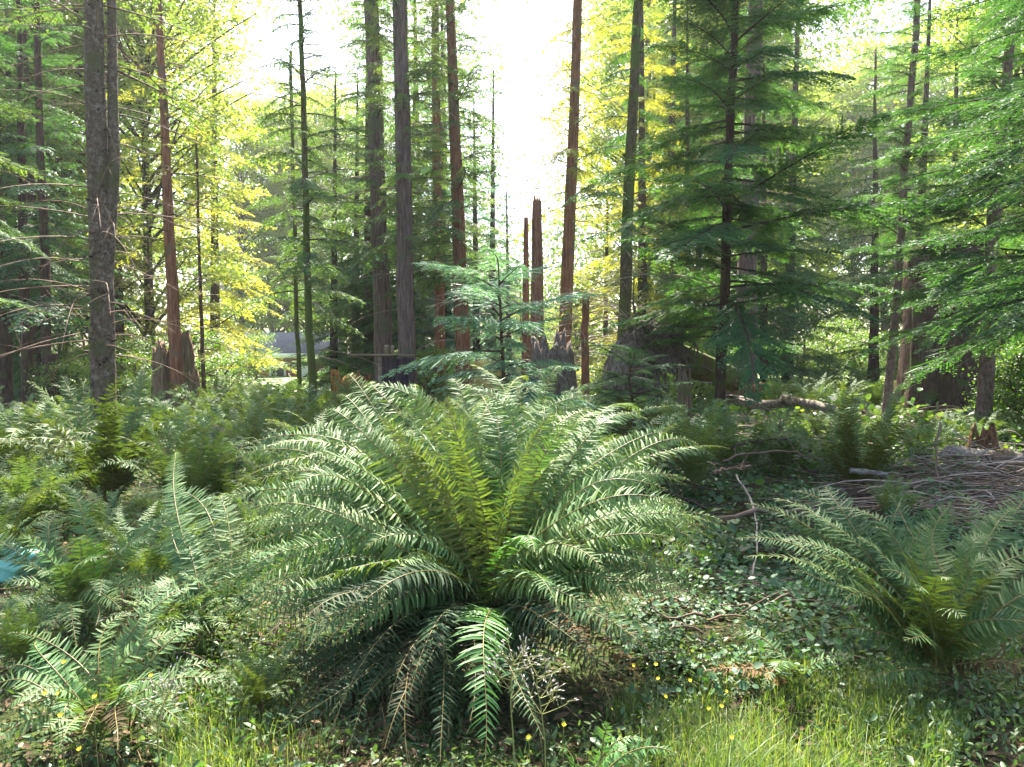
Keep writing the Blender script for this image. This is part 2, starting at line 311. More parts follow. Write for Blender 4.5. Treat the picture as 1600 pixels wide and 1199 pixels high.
# ------------------------------------------------------------------ ferns
def frond_mesh(P, S0, n, plen, pw, mat, val, rng, near=True, stipe=0.12, roll=0.0, curl=0.25, wav=0.35, gaps=0.0):
    """P: rachis points; S0: side direction; pinnae are curved folded blades in pairs along the rachis"""
    mb = MB()
    k = len(P); T = norm(np.gradient(P, axis=0))
    S = S0[None] - (T @ S0)[:, None] * T; S = norm(S); N = np.cross(T, S)
    tw = roll + np.linspace(0, rng.normal(0, 0.35), k)
    S, N = (S * np.cos(tw)[:, None] + N * np.sin(tw)[:, None]), (N * np.cos(tw)[:, None] - S * np.sin(tw)[:, None])
    length = np.linalg.norm(np.diff(P, axis=0), axis=1).sum()
    s = np.linspace(stipe, 0.995, n); s = np.repeat(s, 2) + rng.normal(0, 0.25 / n, 2 * n); s = np.clip(s, 0, 0.999)
    sg = np.tile([1.0, -1.0], n)
    if gaps:
        keep = rng.random(2 * n) > gaps; s, sg = s[keep], sg[keep]
    m = len(s)
    fi = s * (k - 1); i0 = np.floor(fi).astype(int); fr = (fi - i0)[:, None]
    def ip(A): return A[i0] * (1 - fr) + A[np.minimum(i0 + 1, k - 1)] * fr
    B, t, sd_, nn = ip(P), ip(T), ip(S), ip(N)
    u0 = (s - stipe) / (1 - stipe)
    prof = np.clip(0.55 + u0 * 3.0, 0, 1) * np.power(np.clip(1 - u0 ** 2.6, 0, 1), 0.75) + 0.03
    ln = plen * prof * rng.normal(1, 0.11, m) * np.where(rng.random(m) < .04, rng.uniform(.3, .8, m), 1)
    beta = rad(4) + rad(36) * u0 ** 2 + rng.normal(0, 0.09, m)
    d = sd_ * (sg * np.cos(beta))[:, None] + t * np.sin(beta)[:, None] + nn * rng.normal(0.05, 0.12, m)[:, None]; d = norm(d)
    wv = norm(t - (t * d).sum(1)[:, None] * d)          # width direction
    n2 = np.cross(d, wv) * sg[:, None] * -1; n2 = norm(n2)
    n2 = np.where(((n2 * nn).sum(1) < 0)[:, None], -n2, n2)
    tw2 = rng.normal(0, wav, m); wv, n2 = wv * np.cos(tw2)[:, None] + n2 * np.sin(tw2)[:, None], n2 * np.cos(tw2)[:, None] - wv * np.sin(tw2)[:, None]
    hw = pw * np.clip(prof, 0.35, 1)
    us = np.array([0, 0.12, 0.45, 0.75, 1.0]) if near else np.array([0, 0.35, 1.0])
    ws = np.array([0.45, 1.0, 0.9, 0.6, 0.04]) if near else np.array([0.6, 1.0, 0.06])
    cu = np.abs(rng.normal(curl, 0.16, m))
    rows = []
    for u, ww in zip(us, ws):
        c = B + d * (u * ln)[:, None] - nn * (cu * u * u * ln)[:, None] + t * (0.13 * u * u * ln)[:, None]
        a = wv * (hw * ww)[:, None]
        if near:
            rows += [c - a, c - n2 * (hw * ww * 0.25)[:, None], c + a]
        else: rows += [c - a, c + a]
    V = np.stack(rows, 1)                               # m, rows, 3
    per = V.shape[1]; cols = 3 if near else 2
    qs = []
    for r_ in range(len(us) - 1):
        for c_ in range(cols - 1):
            b = r_ * cols + c_; qs.append([b, b + cols, b + cols + 1, b + 1])
    qs = np.array(qs)
    Q = (np.arange(m)[:, None, None] * per + qs[None])
    flip = sg > 0
    Q[flip] = Q[flip][:, :, ::-1]
    vv = np.repeat(np.clip(val + rng.normal(0, 0.09, m) + rng.normal(0, .18) * (u0 - .5), 0, 1), per)
    mb.add(V.reshape(-1, 3), Q.reshape(-1, 4), vv)
    nl = mb.f[0].shape[0]
    # stem
    rr = np.linspace(1, 0.25, k) * (0.0042 if near else 0.005)
    tube(mb, P, rr, 4 if near else 3, val, cap=False)
    Vv, Qq, A = mb.arrays()
    mi = np.zeros(len(Qq), int); mi[nl:] = 1
    return Vv, Qq, A, mi

def frond_path(P0, tip, arch, k=22, rng=R, steep=0.18):
    h = tip - P0; dz = h[2]; h = h * np.array([1, 1, 0]); Lh = np.linalg.norm(h)
    z = np.array([0, 0, 1.0])
    side = np.array([-h[1], h[0], 0]) / max(Lh, 1e-6)
    j = side * rng.normal(0, 0.10) * (Lh + abs(dz))
    kx = rng.normal(0, .025, 3) * (Lh + abs(dz))
    P = bez(P0, P0 + steep * h + z * (0.48 * dz + 0.55 * arch * Lh) + j * 0.5, P0 + 0.66 * h + z * (0.98 * dz + 0.85 * arch * Lh) + j, tip, k)
    tt = np.linspace(0, 1, k)[:, None]; P = P + kx * np.sin(tt * PI * rng.uniform(1.2, 2.6)) * tt
    return P, side

def hero_fern(label, crown, fronds, group=None, plen=0.105, pw=0.0085, mat='fern', am=1.0, name='sword_fern', wav=0.14, curl=0.14):
    """fronds: (tip px, tip py, tip distance, arch, value, material) lists"""
    root = thing(name, label, 'fern', crown, group)
    c = np.array(crown)
    rest = MB(); rmi = []
    for fi_, fr in enumerate(fronds):
        tx, ty, tY, arch = fr[:4]; val = fr[4] if len(fr) > 4 else 0.5; mt = fr[5] if len(fr) > 5 else mat
        tip = at(tx, ty, tY) - c
        tip[2] = max(tip[2], 0.04 - c[2] + float(gz(tip[0] + c[0], tip[1] + c[1])))
        P0 = R.normal(0, 0.035, 3) * np.array([1, 1, 0.3])
        h = norm(tip * np.array([1, 1, 0])); P0 = P0 + h * 0.03
        P, side = frond_path(P0, tip, arch * am, 22, R, 0.13)
        face = 0.65 * h[0] * np.clip(np.linalg.norm(tip[:2]) / 0.5, 0, 1)
        ln = np.linalg.norm(np.diff(P, axis=0), axis=1).sum()
        n = max(18, int(ln / (0.0175 if mat == 'fern_main' else 0.0155)))
        roll = fr[6] if len(fr) > 6 else face + R.normal(0, 0.25)
        sc_ = fr[7] if len(fr) > 7 else 1.0
        pl = sc_ * plen * (0.8 + 0.25 * min(ln / 1.3, 1.2)) * R.normal(1, 0.08)
        V, Q, A, mi = frond_mesh(P, side, n, pl, pw * sc_, None, np.clip(val + R.normal(0, 0.06), 0, 1), R, True, stipe=0.08, roll=roll, gaps=0.03, wav=wav, curl=curl)
        if fi_ < 98: link('frond', mesh_from('frond', V, Q, A, [M[mt], M['fern_stem']], True, mi), root)
        else: rest.add(V, Q, A); rmi.append(np.where((mi == 0) & (mt == 'fern_old_shaded'), 2, mi))
    if rmi:
        V, Q, A = rest.arrays()
        tag(link('inner_fronds', mesh_from('inner_fronds', V, Q, A, [M[mat], M['fern_stem'], M['fern_old_shaded']], True, np.concatenate(rmi)), root), kind='stuff')
    return root

def crown_at(px, Y, h=0.16):
    return G(px, Y, h)

# --- the big fern in the middle
mc = crown_at(762, 3.55, 0.24)
main = [
 # left fan, lower to upper
 (318, 962, 3.1, 0.42, .72), (292, 890, 3.4, 0.50, .62), (330, 852, 3.6, 0.52, .66), (300, 800, 3.8, 0.45, .50), (345, 712, 3.9, 0.30, .60),
 (392, 688, 3.8, 0.30, .66), (372, 752, 3.5, 0.38, .70), (420, 700, 3.3, 0.36, .66), (452, 672, 3.9, 0.28, .60), (488, 640, 3.7, 0.25, .78),
 (515, 622, 4.0, 0.22, .66), (545, 604, 4.3, 0.20, .72), (572, 588, 4.1, 0.22, .72), (470, 735, 3.1, 0.40, .66), (440, 800, 3.0, 0.48, .60), (400, 905, 2.95, 0.50, .62),
 # back and centre
 (600, 600, 4.4, 0.18, .60), (628, 615, 4.0, 0.15, .75), (655, 598, 4.5, 0.15, .55), (690, 606, 4.3, 0.1, .66), (716, 590, 4.6, 0.1, .6), (742, 612, 4.1, 0.08, .62),
 (768, 574, 4.7, 0.1, .62), (795, 618, 4.2, 0.08, .6), (822, 600, 4.5, 0.1, .7), (850, 624, 4.0, 0.1, .62), (882, 600, 4.5, 0.14, .72), (905, 636, 4.0, 0.14, .8),
 (932, 608, 4.6, 0.18, .66), (958, 640, 4.2, 0.2, .76), (985, 628, 4.5, 0.22, .62), (1012, 655, 4.1, 0.24, .66), (1036, 676, 3.9, 0.28, .72),
 # right fan
 (1062, 640, 4.7, 0.25, .5), (1098, 706, 3.9, 0.34, .72), (1112, 712, 4.2, 0.32, .60), (1076, 738, 3.7, 0.38, .76), (1108, 818, 4.0, 0.34, .72), (1118, 835, 3.7, 0.4, .60),
 (1052, 800, 3.5, 0.4, .6), (1135, 930, 3.6, 0.42, .52), (1122, 955, 3.35, 0.48, .5), (1075, 905, 3.2, 0.5, .52), (1030, 760, 3.3, 0.34, .66), (1010, 885, 3.2, 0.45, .4),
 # leaning towards the camera
 (985, 1002, 2.85, 0.62, .70), (1010, 975, 2.95, 0.55, .45), (702, 1052, 2.85, 0.75, .60), (838, 868, 2.95, 0.55, .62, 'fern_fresh'), (940, 888, 2.95, 0.55, .78),
 (600, 930, 2.95, 0.62, .6), (560, 985, 2.95, 0.6, .42), (570, 860, 3.1, 0.5, .66), (640, 670, 4.0, 0.2, .7), (560, 690, 3.8, 0.25, .66),
 (744, 1180, 2.42, 0.62, .70, 'fern_fresh', 0.0, 1.35), (790, 690, 3.95, 0.1, .6), (870, 690, 3.9, 0.15, .7), (950, 730, 3.7, 0.24, .66), (520, 1010, 2.9, 0.6, .4), (350, 1010, 3.0, .4, .5), (395, 1040, 2.9, .4, .45), (300, 935, 3.3, .4, .6), (345, 925, 3.1, .5, .55), (430, 1030, 2.85, .5, .4), (380, 955, 3.0, .5, .55), (455, 930, 2.9, .55, .6),
 (880, 960, 2.8, 0.6, .4), (470, 985, 3.1, 0.5, .45),
 # old hanging fronds low in front, some coloured darker for the shade
 (470, 1150, 2.75, 0.42, .3, 'fern_dead'), (545, 1175, 2.6, 0.45, .5, 'fern_old_shaded'), (600, 1190, 2.5, 0.5, .5, 'fern_old_shaded'), (640, 1195, 2.5, 0.55, .3, 'fern_dead'), (420, 1110, 2.9, 0.35, .35, 'fern_dead'),
 (690, 1190, 2.55, 0.55, .5, 'fern_old_shaded'), (840, 1195, 2.6, 0.55, .2, 'fern_dead'), (900, 1170, 2.65, 0.5, .3, 'fern_dead'), (960, 1120, 2.8, 0.42, .6, 'fern_dead'), (560, 1110, 2.75, 0.5, .5, 'fern_old_shaded'),
 (1000, 1060, 3.0, 0.35, .75, 'fern_dead'), (1010, 1010, 3.1, 0.4, .85, 'fern_dead'), (500, 1080, 2.9, 0.45, .5, 'fern_old_shaded'), (930, 1040, 2.85, 0.5, .7, 'fern_dead'), (620, 1120, 2.7, 0.5, .5, 'fern_old_shaded'), (800, 1120, 2.75, 0.5, .5, 'fern_old_shaded'), (870, 1100, 2.75, 0.5, .5, 'fern_old_shaded'),
 (660, 1080, 2.85, 0.5, .5, 'fern_old_shaded'), (740, 1080, 2.85, 0.5, .5, 'fern_old_shaded'),
]
for q in range(84):                      # more fronds filling the fan
    px_ = 320 + 800 * (q + R.random()) / 84; k_ = abs(px_ - 740) / 400
    main.append((px_, 620 + 170 * k_ ** 1.6 + R.uniform(-15, 110), R.uniform(3.5, 4.5), 0.08 + 0.3 * k_, R.uniform(.4, .95), 'fern_main', (R.normal(0, .3) + .6 * (-1 if px_ < 740 else 1) * k_) if q % 4 else R.choice([-1, 1]) * R.uniform(1.0, 1.9), R.uniform(.75, 1.0)))
for q in range(20):                      # the outermost tips on either side
    main.append((R.uniform(285, 380) if q % 3 else R.uniform(1070, 1140), R.uniform(815, 975), R.uniform(3.1, 3.8), R.uniform(.35, .55), R.uniform(.5, .9)))
for q in range(22):                      # both flanks
    sd_ = 1 if q % 2 else -1
    main.append((740 + sd_ * R.uniform(260, 420), R.uniform(800, 985), R.uniform(3.0, 4.0), R.uniform(.3, .5), R.uniform(.45, .85)))
for q in range(44):                      # old fronds low in front, shade painted into their dark leaf colour
    main.append((R.uniform(390, 740) if q % 5 else R.uniform(780, 1040), R.uniform(1000, 1195), R.uniform(2.6, 3.1), R.uniform(.3, .7), R.uniform(.3, .95), 'fern_old_shaded'))
hero_fern('huge spreading sword fern in the middle, fronds arching out in all directions', mc, main, plen=0.100, pw=0.0066, mat='fern_main', am=0.62, wav=.28, curl=.32)

# --- the big dark fern at the right edge
hero_fern('large dark sword fern at the right edge of the picture beside the grass', crown_at(1478, 3.15, 0.10), [
 (1148, 842, 3.4, .30, .5), (1170, 800, 3.6, .28, .45), (1205, 778, 3.7, .25, .45), (1240, 765, 3.8, .22, .4), (1290, 752, 3.8, .2, .35), (1330, 788, 3.5, .2, .5), (1365, 812, 3.4, .15, .5),
 (1400, 800, 3.5, .12, .45), (1432, 826, 3.2, .1, .5), (1462, 798, 3.5, .08, .65), (1490, 845, 3.2, .08, .55), (1520, 815, 3.5, .1, .4), (1556, 830, 3.3, .12, .5), (1592, 790, 3.5, .15, .62),
 (1625, 770, 3.6, .2, .5), (1650, 850, 3.3, .25, .6), (1310, 990, 3.0, .30, .5), (1250, 850, 3.3, .3, .4), (1290, 880, 3.0, .3, .35), (1215, 900, 3.1, .35, .3), (1700, 820, 3.4, .2, .5), (1690, 900, 3.0, .3, .4),
 (1380, 890, 2.9, .25, .45), (1440, 930, 2.85, .3, .4), (1560, 900, 2.95, .25, .45), (1610, 960, 2.9, .3, .4), (1350, 1060, 2.9, .3, .4), (1530, 1010, 2.8, .3, .3), (1640, 1060, 2.8, .3, .3, 'fern_dead'), (1560, 1130, 2.75, .3, .2, 'fern_dead'), (1260, 800, 3.6, .2, .4), (1225, 845, 3.3, .3, .5), (1345, 850, 3.2, .2, .4), (1380, 780, 3.8, .15, .35), (1420, 870, 3.0, .15, .5), (1475, 900, 2.9, .1, .5), (1510, 780, 3.8, .1, .4), (1540, 870, 3.1, .15, .5), (1575, 850, 3.5, .2, .45), (1600, 880, 3.2, .2, .5), (1320, 930, 2.95, .3, .5), (1450, 830, 3.6, .1, .35), (1180, 870, 3.3, .3, .5), (1405, 1000, 2.8, .3, .4), (1500, 960, 2.8, .2, .4)],
 plen=0.105, pw=0.0062, mat='fern_bronze', am=0.28)
# --- left edge fern with the bright green fronds
hero_fern('tall upright sword fern with two bright green fronds, in front of the teal sheet', crown_at(118, 3.9, 0.10), [
 (84, 768, 4.1, .1, .55), (196, 788, 4.1, .18, .62), (18, 838, 3.8, .25, .75, 'fern_fresh'), (130, 838, 3.7, .05, .45), (60, 812, 4.2, .15, .5), (148, 852, 3.8, .1, .8, 'fern_fresh'), (268, 818, 4.1, .28, .6),
 (232, 846, 3.8, .25, .55), (-8, 880, 3.7, .3, .5), (100, 800, 4.3, .1, .5), (170, 870, 3.6, .2, .5), (-20, 960, 3.6, .35, .5), (30, 1010, 3.4, .35, .4), (190, 960, 3.4, .35, .65), (80, 985, 3.4, .4, .6), (285, 905, 3.9, .3, .5),
 (150, 985, 3.4, .35, .5), (220, 990, 3.5, .35, .3, 'fern_dead'), (-40, 840, 4.0, .3, .4), (50, 900, 3.6, .2, .5), (105, 880, 3.6, .1, .6), (160, 930, 3.5, .2, .55), (0, 920, 3.5, .3, .5), (70, 850, 4.3, .1, .45), (250, 930, 3.6, .3, .6), (210, 900, 4.2, .2, .5), (120, 1010, 3.3, .4, .5), (20, 960, 3.4, .3, .5)], plen=0.085, pw=0.0062, am=0.7)
# --- bottom left ferns
hero_fern('silvery green fern in the bottom left corner with yellow flowers in front', crown_at(150, 2.75, 0.06), [
 (330, 1040, 2.9, .3, .75), (352, 1078, 2.7, .3, .66), (262, 905, 3.2, .25, .7), (300, 925, 3.1, .28, .72), (240, 962, 3.0, .2, .75), (180, 1010, 2.8, .15, .65), (75, 1000, 3.0, .15, .5, 'fern_fresh'), (8, 1035, 2.9, .2, .6),
 (-12, 1170, 2.5, .35, .66), (-30, 1080, 2.7, .3, .66), (40, 1090, 2.6, .2, .6), (110, 1060, 2.6, .15, .6), (205, 1080, 2.5, .2, .66), (235, 1130, 2.5, .3, .7), (60, 1150, 2.4, .3, .6), (300, 1140, 2.5, .35, .4), (140, 1140, 2.4, .2, .4, 'fern_dead'), (180, 1175, 2.3, .25, .3, 'fern_dead'), (20, 1000, 3.1, .2, .6), (50, 1060, 2.8, .2, .6), (100, 1110, 2.5, .2, .6), (0, 1110, 2.6, .3, .7), (265, 1080, 2.6, .3, .66), (280, 1000, 2.9, .3, .7), (170, 1060, 2.7, .15, .6), (90, 1180, 2.3, .3, .6), (200, 960, 3.1, .15, .7), (320, 980, 3.0, .35, .66)],
 plen=0.068, pw=0.0058)
hero_fern('low fern by the left leg of the huge fern with striped pale fronds', crown_at(330, 3.6, 0.06), [
 (235, 765, 4.6, .1, .6), (268, 705, 5.0, .1, .55), (300, 790, 4.3, .15, .6), (345, 780, 4.3, .1, .55), (242, 850, 4.0, .2, .5), (390, 850, 4.0, .1, .5), (220, 1000, 3.3, .3, .7), (262, 1010, 3.2, .3, .7), (430, 900, 3.8, .1, .5), (360, 890, 3.6, .1, .5),
 (300, 960, 3.4, .2, .5), (350, 980, 3.3, .15, .5), (400, 960, 3.4, .15, .6), (280, 900, 3.5, .2, .6), (440, 870, 4.0, .2, .5), (320, 880, 3.8, .1, .6), (230, 925, 3.4, .25, .6), (290, 830, 4.0, .15, .5)], plen=0.085, pw=0.007)
hero_fern('small pale green fern sprig at the bottom edge beside the seed heads', crown_at(905, 2.35, 0.02), [
 (950, 1130, 2.4, .15, .8), (1010, 1150, 2.4, .25, .6), (1060, 1175, 2.3, .3, .5), (870, 1165, 2.3, .2, .4), (980, 1190, 2.2, .3, .6)], plen=0.05, pw=0.005, mat='fern_fresh')
hero_fern('bronze low frond fern lying on the cover leaves at the grass edge', crown_at(1265, 3.2, 0.03), [
 (1100, 1050, 3.2, .15, .9, 'fern_dead'), (1170, 1020, 3.3, .3, .5), (1330, 1030, 3.1, .3, .5), (1200, 1075, 2.9, .3, .55), (1145, 985, 3.5, .25, .4)], plen=0.075, pw=0.006)

# --- prototypes of the middle distance ferns
def proto_fern(seed, nf, spread, upright, plen, near, k=12, split=True, mat='fern', name='sword_fern'):
    g = np.random.default_rng(seed)
    root = link(name, None, None, (0, 0, -50))
    whole = []
    for i in range(nf):
        az = i * 2.39996 + g.normal(0, 0.2); ring = i / nf
        el = g.uniform(0.25, 1) if upright > 0.5 else g.uniform(0, 0.8)
        rr = spread * (1 - 0.55 * el * upright) * g.uniform(0.8, 1.1); zz = 0.25 + 0.75 * el * g.uniform(0.8, 1.1)
        tip = np.array([math.cos(az) * rr, math.sin(az) * rr, zz])
        P, side = frond_path(np.array([math.cos(az), math.sin(az), 0]) * 0.03, tip, g.uniform(0.15, 0.45) * (1.2 - el), k, g)
        ln = np.linalg.norm(np.diff(P, axis=0), axis=1).sum()
        n = int(ln / (0.031 if near else 0.042))
        V, Q, A, mi = frond_mesh(P, side, n, plen, 0.0098 if near else 0.0125, None, g.uniform(0.4, 0.85), g, False, stipe=0.1, roll=g.normal(0, 0.25), gaps=0.02, wav=.14, curl=.15)
        if split:
            link('frond', mesh_from('frond', V, Q, A, [M[mat], M['fern_stem']], False, mi), root)
        else: whole.append((V, Q, A, mi))
    if not split:
        mb = MB(); mis = []
        for V, Q, A, mi in whole: mb.add(V, Q, A); mis.append(mi)
        V, Q, A = mb.arrays()
        bpy.data.objects.remove(root)
        root = link(name, mesh_from('fern', V, Q, A, [M[mat], M['fern_stem']], False, np.concatenate(mis)), None, (0, 0, -50))
    root['category'] = 'fern'
    return root
PN = [proto_fern(11, 46, 1.0, 0.95, 0.095, True, 14, mat='fern_bronze'), proto_fern(12, 34, 1.05, 0.6, 0.105, True, 14), proto_fern(13, 34, 0.85, 1.0, 0.095, True, 14)]
PF = [proto_fern(21, 30, 0.95, 0.8, 0.10, False, 9, False), proto_fern(22, 30, 1.1, 0.55, 0.105, False, 9, False), proto_fern(23, 28, 0.8, 1.0, 0.10, False, 9, False)]
protos_left = set(PN + PF)
cnt = [0]
def fern(px, Y, sc, label, group=None, proto=None, sx=1.0):
    ps = PN if Y < 9.5 else PF
    p = ps[(cnt[0] if proto is None else proto) % 3]; cnt[0] += 1
    g = G(px, Y, 0.02)
    s = sc * (R.uniform(0.93, 1.07) if proto is None else 1)
    return copy_tree(p, g, R.uniform(0, 6.28), (s * sx, s * sx, s), label, group)

fern(165, 6.8, 1.28, 'big upright bronze backed fern left of centre in front of the spruce trunk', proto=0)
fern(95, 6.9, 0.62, 'low fern spreading at the left foot of the big bronze backed fern', proto=1)
fern(290, 6.2, 1.0, 'grey green fern between the bronze backed fern and the huge fern', proto=2)
fern(20, 5.8, 0.75, 'low bluish fern at the left edge above the teal sheet', proto=1)
fern(160, 5.2, 0.48, 'flat dark bluish fern patch behind the tall upright left fern', proto=1)
fern(265, 5.3, 0.45, 'dusky dark fern beneath the grey green fern', proto=1)
fern(1345, 7.5, 1.15, 'tall dark fern in front of the brush pile on the right', proto=0, sx=0.9)
fern(1400, 5.9, 0.42, 'small fern with one pale frond before the dark right fern', proto=2)
fern(1085, 7.4, 1.08, 'upright fern just behind the right side of the huge fern', proto=2, sx=0.85)
fern(1155, 8.8, 0.95, 'bluish fern at the foot of the thin dark hemlock trunk', proto=1)
fern(1225, 9.0, 0.7, 'low fern between the hemlock and the dark right fern', proto=2)
fern(1290, 5.2, 0.42, 'small drooping fern over the long brown stick', proto=1)
fern(25, 8.4, 1.0, 'broad grey green fern below the dark left trunks', proto=1)
fern(410, 8.3, 0.95, 'pale fern behind the left shoulder of the huge fern', proto=0)
fern(480, 6.9, 0.8, 'pale fern touching the left shoulder of the huge fern', proto=1)
fern(360, 9.2, 0.78, 'bronze tipped fern near the half hidden stone', proto=2)
fern(1440, 9.2, 0.7, 'dark fern with one golden frond behind the brush pile', proto=2)
fern(650, 5.6, 1.12, 'upright fern behind the centre of the huge fern', proto=0)
fern(860, 5.7, 1.08, 'upright fern behind the right centre of the huge fern', proto=2)
fern(960, 6.9, 1.02, 'fern behind the huge fern under the low hemlock boughs', proto=1)
fern(560, 6.2, 1.08, 'upright pale fern behind the left centre of the huge fern', proto=1)
fern(760, 6.6, 1.1, 'pale fern at the foot of the young blue green hemlock', proto=0)
# banks of ferns that nothing tells apart
def bank(label, group, spots):
    for px, Y, s in spots: fern(px, Y, s, label, group)
bank('pale silvery fern in the sunlit fern bank before the hollow stump', 'ferns in the sunlit bank',
     [(px + R.uniform(-12, 12), Y + R.uniform(-.4, .4), R.uniform(.8, 1.05)) for Y, pxs in ((10.2, range(215, 520, 75)), (11.8, range(200, 540, 70)), (13.4, range(225, 560, 55)), (15.2, range(240, 600, 62))) for px in pxs])
bank('low fern filling the ground between the larger ferns on the left', 'low ferns between the larger left ferns',
     [(px + R.uniform(-10, 10), Y + R.uniform(-.2, .2), s_) for px, Y, s_ in ((-20, 4.6, .6), (230, 4.5, .5), (400, 5.2, .6), (60, 6.0, .55), (350, 6.6, .8), (440, 6.0, .75), (-10, 7.4, .85), (270, 3.4, .32), (20, 3.3, .34), (400, 3.1, .28))])
bank('grey green fern in the shaded bank below the dark left trunks', 'ferns in the shaded left bank',
     [(px + R.uniform(-12, 12), Y + R.uniform(-.4, .4), R.uniform(.65, .85)) for Y, pxs in ((9.6, (-30, 60, 130)), (11.2, (-40, 20, 85, 140)), (13.0, (-30, 35, 100))) for px in pxs])
bank('fern half hidden behind the huge fern in the middle', 'ferns behind the huge fern',
     [(px + R.uniform(-12, 12), Y + R.uniform(-.4, .4), R.uniform(.75, .95)) for Y, pxs in ((8.6, (560, 650, 730, 880, 1000)), (11.0, (600, 680, 760, 840, 920, 1010, 1080)), (13.0, (640, 720, 800, 880, 960))) for px in pxs])
bank('pale yellow green fern in the sunny strip behind the logs', 'ferns in the sunny strip behind the logs',
     [(px + R.uniform(-12, 12), Y + R.uniform(-.4, .4), R.uniform(.5, .68)) for Y, pxs in ((10.8, (1330, 1400, 1470, 1530, 1610)), (12.2, (1290, 1370, 1440, 1560, 1630))) for px in pxs])
bank('dark bluish fern in the shade round the giant mossy stump', 'ferns in the shade on the far right',
     [(px + R.uniform(-12, 12), Y + R.uniform(-.5, .5), R.uniform(.65, .9)) for Y, pxs in ((17, (1200, 1260, 1320, 1380, 1530, 1600)), (20, (1220, 1280, 1330, 1400, 1560, 1620)), (23.5, (1240, 1290, 1345, 1420, 1540))) for px in pxs])
for p in PN + PF:
    for ch in list(p.children): bpy.data.objects.remove(ch)
    bpy.data.objects.remove(p)

# ------------------------------------------------------------------ foliage builders
def leaves(C, D, W, ln, wd):
    """diamond leaves: centre base C, direction D, width direction W"""
    a = C; b = C + D * (ln * .45)[:, None] + W * wd[:, None]; c = C + D * ln[:, None]; d = C + D * (ln * .45)[:, None] - W * wd[:, None]
    V = np.stack([a, b, c, d], 1).reshape(-1, 3)
    return V, np.arange(len(V)).reshape(-1, 4)

def bough(g, L, step=0.085, sub=0.045, leafl=0.075, leafw=0.011, droop=0.18, rise=0.1, hang=0.1, ratio=0.42, start=0.14, thin=0.0):
    """flat spray of needle twigs along a branch, x outward; returns leaf arrays and the branch path"""
    xs = np.arange(start * L, L, step)
    xs = np.repeat(xs, 2) + g.uniform(-.4, .4, 2 * len(xs)) * step; sg = np.tile([1., -1.], len(xs) // 2)
    if thin: kk = g.random(len(xs)) > thin; xs, sg = xs[kk], sg[kk]
    def axis(x):
        t = x / L
        return np.stack([x * (1 - 0.06 * t), 0.05 * L * np.sin(t * 3), rise * x - droop * L * t ** 2], -1)
    rl = (ratio * (L - xs) * np.clip((xs / L) / 0.35, 0.35, 1) + 0.07) * g.uniform(0.55, 1.15, len(xs))
    C, D, W, LN, LW, VV = [], [], [], [], [], []
    ang = rad(52) + g.normal(0, 0.12, len(xs))
    dirx = np.stack([np.cos(ang), sg * np.sin(ang), g.normal(-0.02, 0.1, len(xs))], -1)
    B = axis(xs)
    for i in range(len(xs)):
        m = max(2, int(rl[i] / sub))
        u = (np.arange(m) + 0.5) / m * rl[i]
        pts = B[i] + dirx[i] * u[:, None]; pts[:, 2] -= hang * rl[i] * (u / rl[i]) ** 2 * 2
        for s2 in (1, -1):
            a2 = ang[i] * sg[i] + s2 * rad(42)
            dd = np.stack([np.cos(a2) * np.ones(m), np.sin(a2) * np.ones(m), g.normal(-0.12 - hang, 0.22, m)], -1)
            C.append(pts); D.append(norm(dd)); LN.append(leafl * (1 - 0.45 * u / rl[i]) * g.uniform(0.7, 1.3, m)); VV.append(np.full(m, g.normal(0.5, 0.1)) + 0.2 * (u / rl[i]))
    C.append(B); D.append(norm(dirx)); LN.append(rl * 0.5); VV.append(np.full(len(B), 0.4))
    C.append(B + dirx * (rl * 0.5)[:, None]); D.append(norm(dirx - np.array([0, 0, hang * 1.5]))); LN.append(rl * 0.6); VV.append(np.full(len(B), 0.6))
    C = np.concatenate(C); D = np.concatenate(D); LN = np.concatenate(LN); VV = np.concatenate(VV)
    W = norm(np.cross(D, np.array([0, 0, 1.0]) + g.normal(0, 0.35, D.shape)))
    V, Q = leaves(C, D, W, LN, leafw * g.uniform(0.8, 1.3, len(LN)))
    VV = np.repeat(np.clip(VV, 0, 1), 4)
    path = axis(np.linspace(0, L * 0.95, 7))
    return V, Q, VV, path

def xf(V, az, pitch, loc, s=1.0):
    c, s_ = math.cos(pitch), math.sin(pitch)
    x = V[:, 0] * c - V[:, 2] * s_; z = V[:, 0] * s_ + V[:, 2] * c; y = V[:, 1]
    ca, sa = math.cos(az), math.sin(az)
    return np.stack([x * ca - y * sa, x * sa + y * ca, z], -1) * s + loc

def conifer_crown(g, H0, H1, Lfun, nb, kinds, pitch=(0.25, -0.15), trunk=None, azlim=None, wood=True):
    """boughs round a stem from height H0 to H1; kinds = ready boughs (V, Q, A, path, L)"""
    fo, wo = MB(), MB()
    for i in range(nb):
        t = (i + g.random()) / nb; z = H0 + (H1 - H0) * t
        az = i * 2.39996 + g.normal(0, 0.55) if azlim is None else g.uniform(*azlim)
        L = Lfun(t) * g.uniform(0.45, 1.2)
        if L < 0.15: continue
        V, Q, A, path, L0 = kinds[g.integers(len(kinds))]
        p = pitch[0] * t + pitch[1] * (1 - t) + g.normal(0, 0.16)
        base = trunk(z) if trunk else np.array([0, 0, z])
        fo.add(xf(V, az, p, base, L / L0), Q, np.clip(A + g.normal(0, 0.08), 0, 1))
        if wood: tube(wo, xf(path, az, p, base, L / L0), np.linspace(0.008 + 0.006 * L, 0.003, len(path)), 3, 0.5, cap=False)
    return fo, wo

